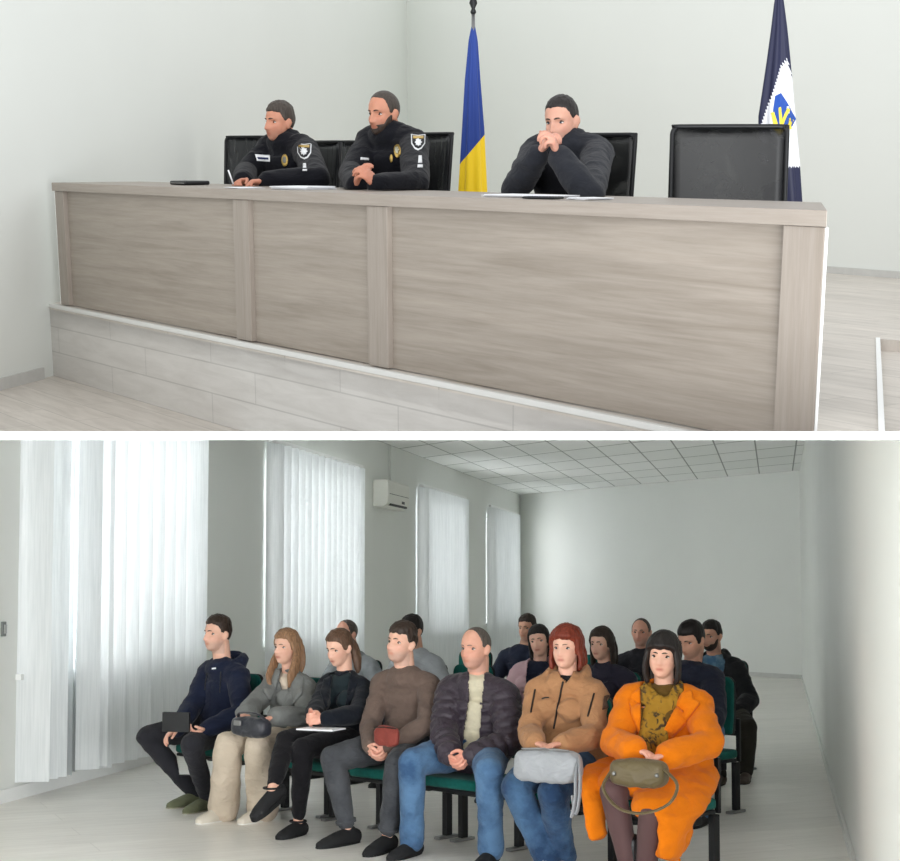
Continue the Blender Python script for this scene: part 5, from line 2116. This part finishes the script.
def podium_chair(label, c, face, top, w, mesh, low=.50):
    """Mesh-backed swivel armchair; top is the back's height above the stage."""
    rz = math.atan2(-face.x, face.y)
    t = thing('mesh_armchair', label, 'chair', (c.x, c.y, STG), rz, 'black mesh armchairs at the podium desk', UP.W)
    h = w / 2
    S = .435
    mb = MB()
    mb.box((-.235, -.20, S - .07), (.235, .19, S - .004))
    mb.build('seat', M['black_plastic'], t, bevel=.025, seg=3)
    f = lambda x, z: V((x, -.205 - .16 * max(0, z - low) * .6 + .10 * (x / h) ** 2 * h - .03, z))
    mb = MB()
    mb.grid(lambda u, v: f((u - .5) * (w - .02), low + .01 + (top - low - .02) * v), 14, 14)
    mb.build('back_mesh', mesh, t, smooth=True, solid=.006)
    mb = MB()
    r = .035
    ring = []
    for (cx, cz, a0) in ((h - r, top - r, 0), (-h + r, top - r, 90), (-h + r, low + r, 180), (h - r, low + r, 270)):
        for k in range(4):
            a = math.radians(a0 + 30 * k)
            ring.append(f(cx + r * math.cos(a), cz + r * math.sin(a)))
    ring.append(ring[0])
    mb.sweep(ring, .011, side=(0, 1, 0), n=10, sub=2)
    mb.build('back_frame', M['black_metal'], t, smooth=True)
    mb = MB()
    mb.sweep([(0, -.02, S - .09), (0, -.22, S - .10), (0, -.27, S), (0, f(0, low + .1).y - .02, low + .1)], [(.03, .012)] * 4, side=(1, 0, 0), n=10)
    mb.build('back_bracket', M['black_metal'], t, smooth=True)
    for k in (-1, 1):
        mb = MB()
        x = k * .275
        mb.sweep([(k * .20, .0, S - .085), (x, .0, S - .06), (x + k * .005, .02, S + .06), (x, .05, S + .17)], .012, side=(0, 1, 0), n=10)
        mb.box((x - .03, -.14, S + .172), (x + .03, .12, S + .20))
        mb.build('armrest', M['black_plastic'], t, bevel=.008)
    mb = MB()
    mb.lathe([(.028, .10), (.028, .24), (.020, .245), (.020, S - .09), (.07, S - .088), (.07, S - .074)])
    mb.build('gas_lift', M['chrome'], t, smooth=False)
    mb = MB()
    mb.lathe([(.045, .07), (.05, .09), (.045, .125)])
    for k in range(5):
        a = 2 * PI * k / 5 + .3
        d = V((math.cos(a), math.sin(a), 0))
        mb.sweep([d * .03 + V((0, 0, .10)), d * .15 + V((0, 0, .092)), d * .27 + V((0, 0, .075))], [(.022, .016), (.02, .014), (.016, .010)], side=(0, 0, 1), n=10)
    base = mb.build('base', M['black_plastic'], t, smooth=True)
    for k in range(5):
        a = 2 * PI * k / 5 + .3
        d = V((math.cos(a), math.sin(a), 0))
        s = V((-d.y, d.x, 0))
        mb = MB()
        for q in (-1, 1):
            mb.cyl(d * .27 + s * .008 * q + V((0, 0, .029)), d * .27 + s * .024 * q + V((0, 0, .029)), .027, n=16)
        mb.cyl(d * .27 + V((0, 0, .03)), d * .27 + V((0, 0, .072)), .007, n=8)
        mb.build('caster', M['black_plastic'], base)
    return t


def chair_top(px, py, d):
    return behind(px, py, d).z - STG


(c1, l1), (c2, l2), (c3, l3) = uchairs
podium_chair(l1, c1[0], c1[1], chair_top(335, 142, 1.22), .50, mm)
podium_chair(l2, c2[0], c2[1], chair_top(442, 134, 1.2), .50, mm)
podium_chair(l3, c3[0], c3[1], chair_top(606, 135, 1.25), .50, mm2)
q = behind(239, 160, 1.9)
podium_chair('black mesh armchair standing empty behind the greying officer', q, facing(20), chair_top(244, 137, 2.1), .50, mm)
q = behind(322, 160, 1.75)
podium_chair('black mesh armchair standing empty between the two officers', q, facing(34), chair_top(330, 142, 1.95), .48, mm)
q = behind(733, 160, 1.15)
qb = q - facing(6) * .22
podium_chair('black mesh armchair standing empty in front of the navy and white flag', q, facing(6), UP.at_y(732, 126.5, qb.y + .05).z - STG, 110 / 1500 * (qb.y + .05), mm2)
# ------------------------------------------------------------------ flags
def flag(name, label, cat, px, d, prof, colour, top_px, base_label=None):
    """Draped flag on a pole: prof = (py, left px, right px) of the hanging cloth."""
    c = behind(px, 150, d)
    t = thing(name, label, cat, (c.x, c.y, STG), 0, None, UP.W)
    k = lambda y: UP.at_y(px, y, c.y).z - STG
    kx = lambda x: UP.at_y(x, 150, c.y).x - c.x
    kr = lambda x, y: UP.at_y(x, y, c.y).x - c.x
    rows = [(k(py), (kr(a, py) + kr(b, py)) / 2, (kr(b, py) - kr(a, py)) / 2) for py, a, b in prof]
    rows.sort()
    mb = MB()
    nu, nv = 96, 60

    def fn(u, v):
        z = rows[0][0] + (rows[-1][0] - rows[0][0]) * v
        for (z0, c0, r0), (z1, c1, r1) in zip(rows, rows[1:]):
            if z <= z1 + 1e-6:
                s = (z - z0) / (z1 - z0)
                cc, rr = c0 + (c1 - c0) * s, r0 + (r1 - r0) * s
                break
        a = 2 * PI * u
        w = .86 + .14 * math.cos(7 * a + 1.2 * math.sin(3 * v)) * (1 - .4 * v)
        return V((cc + rr * w * math.cos(a), rr * .8 * w * math.sin(a), z))
    mb.grid(fn, nu, nv)
    mat = colour(k, kx)
    me = mb.mesh()
    cl = link('cloth', me, mat, t, smooth=True, solid=.002)
    mb = MB()
    zt = k(top_px)
    x0 = rows[-1][1]
    mb.cyl((x0, 0, .03), (x0, 0, zt), .011, n=14)
    mb.build('pole', M['steel'], t, smooth=True)
    mb = MB()
    mb.lathe([(.012, zt), (.018, zt + .01), (.010, zt + .03), (.024, zt + .06), (.012, zt + .10), (.002, zt + .15)], (x0, 0, 0), 16)
    mb.build('finial', M['black_metal'], t, smooth=True)
    mb = MB()
    mb.lathe([(.15, .001), (.155, .015), (.06, .03), (.025, .05), (.02, .07)], (x0, 0, 0), 24)
    mb.build('base', M['black_metal'], t, smooth=True)
    return t, cl, me, V((c.x, c.y, STG))


def two_tone(k, kx):
    m, nt, b = new_mat('blue_and_yellow_cloth')
    sp = N(nt, 'ShaderNodeSeparateXYZ')
    tc = N(nt, 'ShaderNodeTexCoord')
    nt.links.new(tc.outputs['Object'], sp.inputs[0])
    z0, x0 = k(165), kx(459)
    z1, x1 = k(133), kx(486)
    sl = (z1 - z0) / (x1 - x0)
    mul = N(nt, 'ShaderNodeMath', operation='MULTIPLY')
    mul.inputs[1].default_value = sl
    nt.links.new(sp.outputs['X'], mul.inputs[0])
    sub = N(nt, 'ShaderNodeMath', operation='SUBTRACT')
    nt.links.new(sp.outputs['Z'], sub.inputs[0])
    nt.links.new(mul.outputs[0], sub.inputs[1])
    gt = N(nt, 'ShaderNodeMath', operation='GREATER_THAN')
    gt.inputs[1].default_value = z0 - sl * x0
    nt.links.new(sub.outputs[0], gt.inputs[0])
    nt.links.new(ramp(nt, gt.outputs[0], [(.4, lin((246, 208, 10))), (.6, lin((12, 54, 138)))]), b.inputs['Base Color'])
    b.inputs['Roughness'].default_value = .6
    b.inputs['Sheen Weight'].default_value = .1
    return m


flag('flag', 'blue and yellow flag hanging furled on a pole between two men', 'flag', 473, 1.75,
     [(23, 472, 474.5), (40, 468, 478), (80, 464, 481), (130, 461, 485), (195, 457, 488), (300, 455, 491)], two_tone, 14)


def navy_white(k, kx):
    m, nt, b = new_mat('navy_and_white_cloth')
    sp = N(nt, 'ShaderNodeSeparateXYZ')
    tc = N(nt, 'ShaderNodeTexCoord')
    nt.links.new(tc.outputs['Object'], sp.inputs[0])
    px1 = abs(kx(781.5) - kx(782))
    ma = lambda op, a, c=None, clampv=False: None

    def mth(op, a, c):
        n = N(nt, 'ShaderNodeMath', operation=op)
        for i, q in enumerate((a, c)):
            if q is None:
                continue
            if isinstance(q, (int, float)):
                n.inputs[i].default_value = q
            else:
                nt.links.new(q, n.inputs[i])
        return n.outputs[0]
    X, Z = sp.outputs['X'], sp.outputs['Z']
    dx = mth('SUBTRACT', X, kx(781.5))
    lft = mth('MAXIMUM', mth('MULTIPLY', dx, -1.0), 0.0)
    rgt = mth('MAXIMUM', dx, 0.0)
    drop = mth('ADD', mth('MULTIPLY', lft, 1.2), mth('MULTIPLY', mth('MAXIMUM', mth('SUBTRACT', lft, 13 * px1), 0.0), 2.2))
    drop = mth('ADD', drop, mth('MULTIPLY', rgt, 2.6))
    # feathered edge
    jag = mth('PINGPONG', mth('ADD', mth('MULTIPLY', Z, 1.0), mth('MULTIPLY', X, 1.3)), 4.5 * px1)
    drop = mth('ADD', drop, mth('MULTIPLY', jag, 2.6))
    top = mth('SUBTRACT', k(56), drop)
    w1 = mth('LESS_THAN', Z, top)
    low = mth('ADD', mth('MULTIPLY', mth('PINGPONG', X, 3 * px1), 1.5), k(168))
    w2 = mth('GREATER_THAN', Z, low)
    white = mth('MULTIPLY', w1, w2)
    nt.links.new(ramp(nt, white, [(.4, lin((17, 22, 58))), (.6, lin((232, 234, 240)))]), b.inputs['Base Color'])
    b.inputs['Roughness'].default_value = .55
    return m


t, cl, me, loc = flag('flag', 'navy and white flag with a blue shield emblem behind the empty armchair', 'flag', 780, 1.95,
                      [(-14, 778, 781), (0, 774, 784), (30, 770, 788), (60, 765.5, 791), (118, 756, 796), (160, 758, 800), (207, 762, 803), (330, 764, 806)], navy_white, -20)
ev = bvh_of(me)
shf = plain('blue_shield_print', (28, 74, 160), .6)
ylf = plain('yellow_print', (232, 206, 70), .6)
off = loc


def flagpatch(name, mat, poly, lift, parent):
    mb = patch(ev, UP, off, poly, lift, 1.2, .001)
    return mb.build(name, mat, parent)


sh = flagpatch('emblem_shield', shf, [(775, 96), (781, 93), (787, 102), (795.5, 119), (792, 126), (786, 131), (779, 134), (774, 128), (773, 110)], .003, cl)
for poly in ([(771, 113), (774, 112), (778, 128), (781, 132), (779, 136), (774, 130)], [(778, 108), (780.5, 107), (783, 124), (785, 130), (782, 134), (780, 128)], [(787, 108), (789.5, 110), (786, 118), (783, 127), (781, 124), (784, 115)],
             [(789, 118), (793, 120), (790, 126), (784, 131), (783, 128), (788, 124)], [(773, 128), (790, 126), (791, 129), (776, 133)]):
    flagpatch('emblem_trident', ylf, poly, .006, sh)

# ------------------------------------------------------------------ on the podium desk
def on_desk(px, d):
    p = behind(px, 190, d)
    return V((p.x, p.y, DTOP + .001))


EA = math.atan2(e.y, e.x)


def sheet_stack(label, px, d, w, l, h, rot=0, n=4, mat=None, name='paper_stack'):
    c = on_desk(px, d)
    t = thing(name, label, 'papers', c, EA + rot, None, UP.W)
    rr = random.Random(px)
    for k in range(n):
        mb = MB()
        a = rr.uniform(-.06, .06)
        Mx = Matrix.Rotation(a, 4, 'Z') @ Matrix.Translation((rr.uniform(-.01, .01), rr.uniform(-.008, .008), 0))
        mb.box((-w / 2, -l / 2, h * k / n + .0002), (w / 2, l / 2, h * (k + 1) / n - .0004), Mx)
        mb.build('sheet', mat or M['paper'], t)
    return t


sheet_stack('low stack of white papers on the desk between the two officers', 304, .22, .27, .20, .016, .2, 5)
sheet_stack('white sheets on the desk under the hands of the greying officer', 244, .13, .21, .15, .004, -.2, 2)
sheet_stack('spread of white papers on the desk before the man in the charcoal sweater', 530, .20, .38, .17, .010, .1, 4)
sheet_stack('small white papers on the desk at the charcoal sleeve, right of the phone', 590, .16, .14, .12, .008, -.1, 3)
c = on_desk(543, .07)
t = thing('phone', 'dark phone lying on the desk among the papers', 'phone', c, EA + .3, None, UP.W)
mb = MB(); mb.box((-.075, -.036, .0005), (.075, .036, .009)); mb.build('case', M['black_plastic'], t, bevel=.003)
mb = MB(); mb.box((-.070, -.032, .0092), (.070, .032, .0098)); mb.build('screen', plain('dark_glass', (60, 66, 84), .1), t)
c = on_desk(190, .30)
t = thing('document_case', 'flat black case lying near the left end of the desk', 'case', c, EA, None, UP.W)
mb = MB(); mb.box((-.10, -.08, .0005), (.10, .08, .024)); mb.build('body', M['black_plastic'], t, bevel=.008)
mb = MB(); mb.box((-.09, -.082, .010), (.09, -.0802, .014)); mb.build('zip', M['steel'], t)
w0 = P_off.Wr[0] + P_off.hv[0][0].normalized() * .10
pen0 = UP.near_point(235, 181, w0 + V((0, 0, .0)))
pen0 = V((pen0.x, pen0.y, max(pen0.z, DTOP + .02)))
t = thing('pen', 'white pen held upright by the greying officer', 'pen', pen0, 0, None, UP.W)
mb = MB(); mb.cyl((-.006, -.03, -.015), (-.03, -.04, .06), .0045, n=10); mb.build('barrel', M['paper'], t, smooth=True)
mb = MB(); mb.cyl((-.004, -.0293, -.022), (-.006, -.03, -.015), .001, .0045, n=10); mb.build('tip', M['steel'], t, smooth=True)


# ------------------------------------------------------------------ things held in the front row
def bag(name, label, c, yaw, dims, mat, strap=None, strap_r=.009, group=None, extra=None, round_=.5, smooth=4, amp=.006):
    """Soft bag: dims = width, depth, height; local y faces the front."""
    f = facing(yaw)
    t = thing(name, label, 'bag', c, math.atan2(-f.x, f.y), group)
    w, dd, h = dims
    mb = MB()
    mb.grid
    pts = []
    for d in dirs(40, 28):
        q = [math.copysign(abs(a) ** round_, a) for a in d]
        bulge = 1 - .16 * max(0, q[2])
        pts.append(V((q[0] * w / 2, q[1] * dd / 2 * bulge, q[2] * h / 2)))
    globe(mb, pts, 40, 28)
    me = fuse(mb, .009, smooth)
    folds(me, amp, 14, 2)
    body = link('bag_body', me, mat, t, smooth=True)
    for st in strap or ():
        mb = MB()
        mb.sweep(st, [(strap_r * 1.6, strap_r * .6)] * len(st), side=(0, 1, 0), n=10)
        mb.build('strap', mat, t, smooth=True)
    return t


def lap(p, px, py, fwd, up):
    m = (p.Wr[0] + p.Wr[1]) * .5
    return LOW.near_point(px, py, m + p.f0 * fwd + V((0, 0, up)))


silver = cloth('silver_grey_fabric', (146, 149, 153), .08, 10, .5, .4, .2, spec=.5)
t = bag('handbag', 'silver-grey soft bag on the lap of the red-haired woman', lap(P_tan, 548, 766, .24, -.13), 24, (.34, .14, .16), silver,
        [[(-.17, .03, .04), (-.195, .09, -.02), (-.205, .13, -.11), (-.19, .14, -.20), (-.17, .13, -.12)], [(-.165, .04, .02), (-.18, .11, -.05), (-.19, .15, -.13), (-.175, .16, -.21)]], .011)
mb = MB(); mb.sweep([(-.12, .04, .082), (0, .045, .088), (.12, .04, .082)], .004, n=8); mb.build('zip', M['steel'], t, smooth=True)
olive = cloth('olive_leather', (92, 80, 52), .08, 14, .45, .3, .2, spec=.45)
t = bag('handbag', 'olive-brown handbag with a looped strap on the orange coat', lap(P_orange, 639, 773, .17, -.11), 22, (.27, .13, .13), olive,
        [[(.13, .02, .0), (.15, .07, -.07), (.07, .10, -.15), (-.05, .11, -.165), (-.16, .09, -.12), (-.19, .05, -.04), (-.13, .03, .02)]], .011)
for k in (-1, 1):
    mb = MB(); mb.ell((k * .10, .066, .0), .010, None, 12, 8); mb.build('stud', M['steel'], t, smooth=True)
blk = cloth('black_leather_bag', (40, 42, 50), .1, 14, .4, .3, .2, spec=.5)
t = bag('handbag', 'black leather bag on the lap of the young woman in grey', lap(P_greycoat, 251, 727, .26, -.10), 40, (.29, .11, .12), blk, [[(-.12, 0, .05), (-.08, .03, .085), (.06, .03, .085), (.11, 0, .05)]], .007)
mb = MB(); mb.box((.02, .055, .01), (.08, .068, .04)); mb.build('clasp', M['steel'], t, bevel=.004)

# notebook in the hand of the man in the hoodie
c = lap(P_hoodie, 176, 722, .21, .06)
f = facing(40)
t = thing('notebook', 'dark notebook with cream page edges held by the man in navy', 'notebook', c, math.atan2(-f.x, f.y) + .45)
mb = MB(); mb.box((-.09, -.012, -.062), (.09, -.008, .062)); mb.box((-.09, .008, -.062), (.09, .012, .062)); mb.box((-.094, -.012, -.062), (-.088, .012, .062)); mb.build('cover', M['black_plastic'], t, bevel=.002)
mb = MB(); mb.box((-.087, -.0075, -.060), (.088, .0075, .060)); mb.build('pages', plain('cream_paper', (214, 206, 160), .8), t)
# papers on the lap of the woman in the blazer
c = lap(P_blazer, 321, 730, .11, -.075)
f = facing(36)
t = thing('notepad', 'white notepad lying on the lap of the woman in the blazer', 'notepad', c, math.atan2(-f.x, f.y) + .2)
mb = MB(); mb.box((-.12, -.08, -.004), (.12, .08, .002)); mb.build('cover', M['black_plastic'], t)
mb = MB(); mb.box((-.118, -.078, .0022), (.118, .078, .010)); mb.build('pages', M['paper'], t)
# red-brown pouch on the lap of the man in brown
t = bag('pouch', 'red-brown pouch on the lap of the young man in brown', lap(P_brown, 387, 736, .13, .06), 34, (.17, .05, .12), cloth('red_brown_leather', (126, 58, 50), .1, 14, .6), None, round_=.6)
mb = MB(); mb.sweep([(-.075, .022, .045), (0, .026, .05), (.075, .022, .045)], .003, n=8); mb.build('zip', zipm, t, smooth=True)
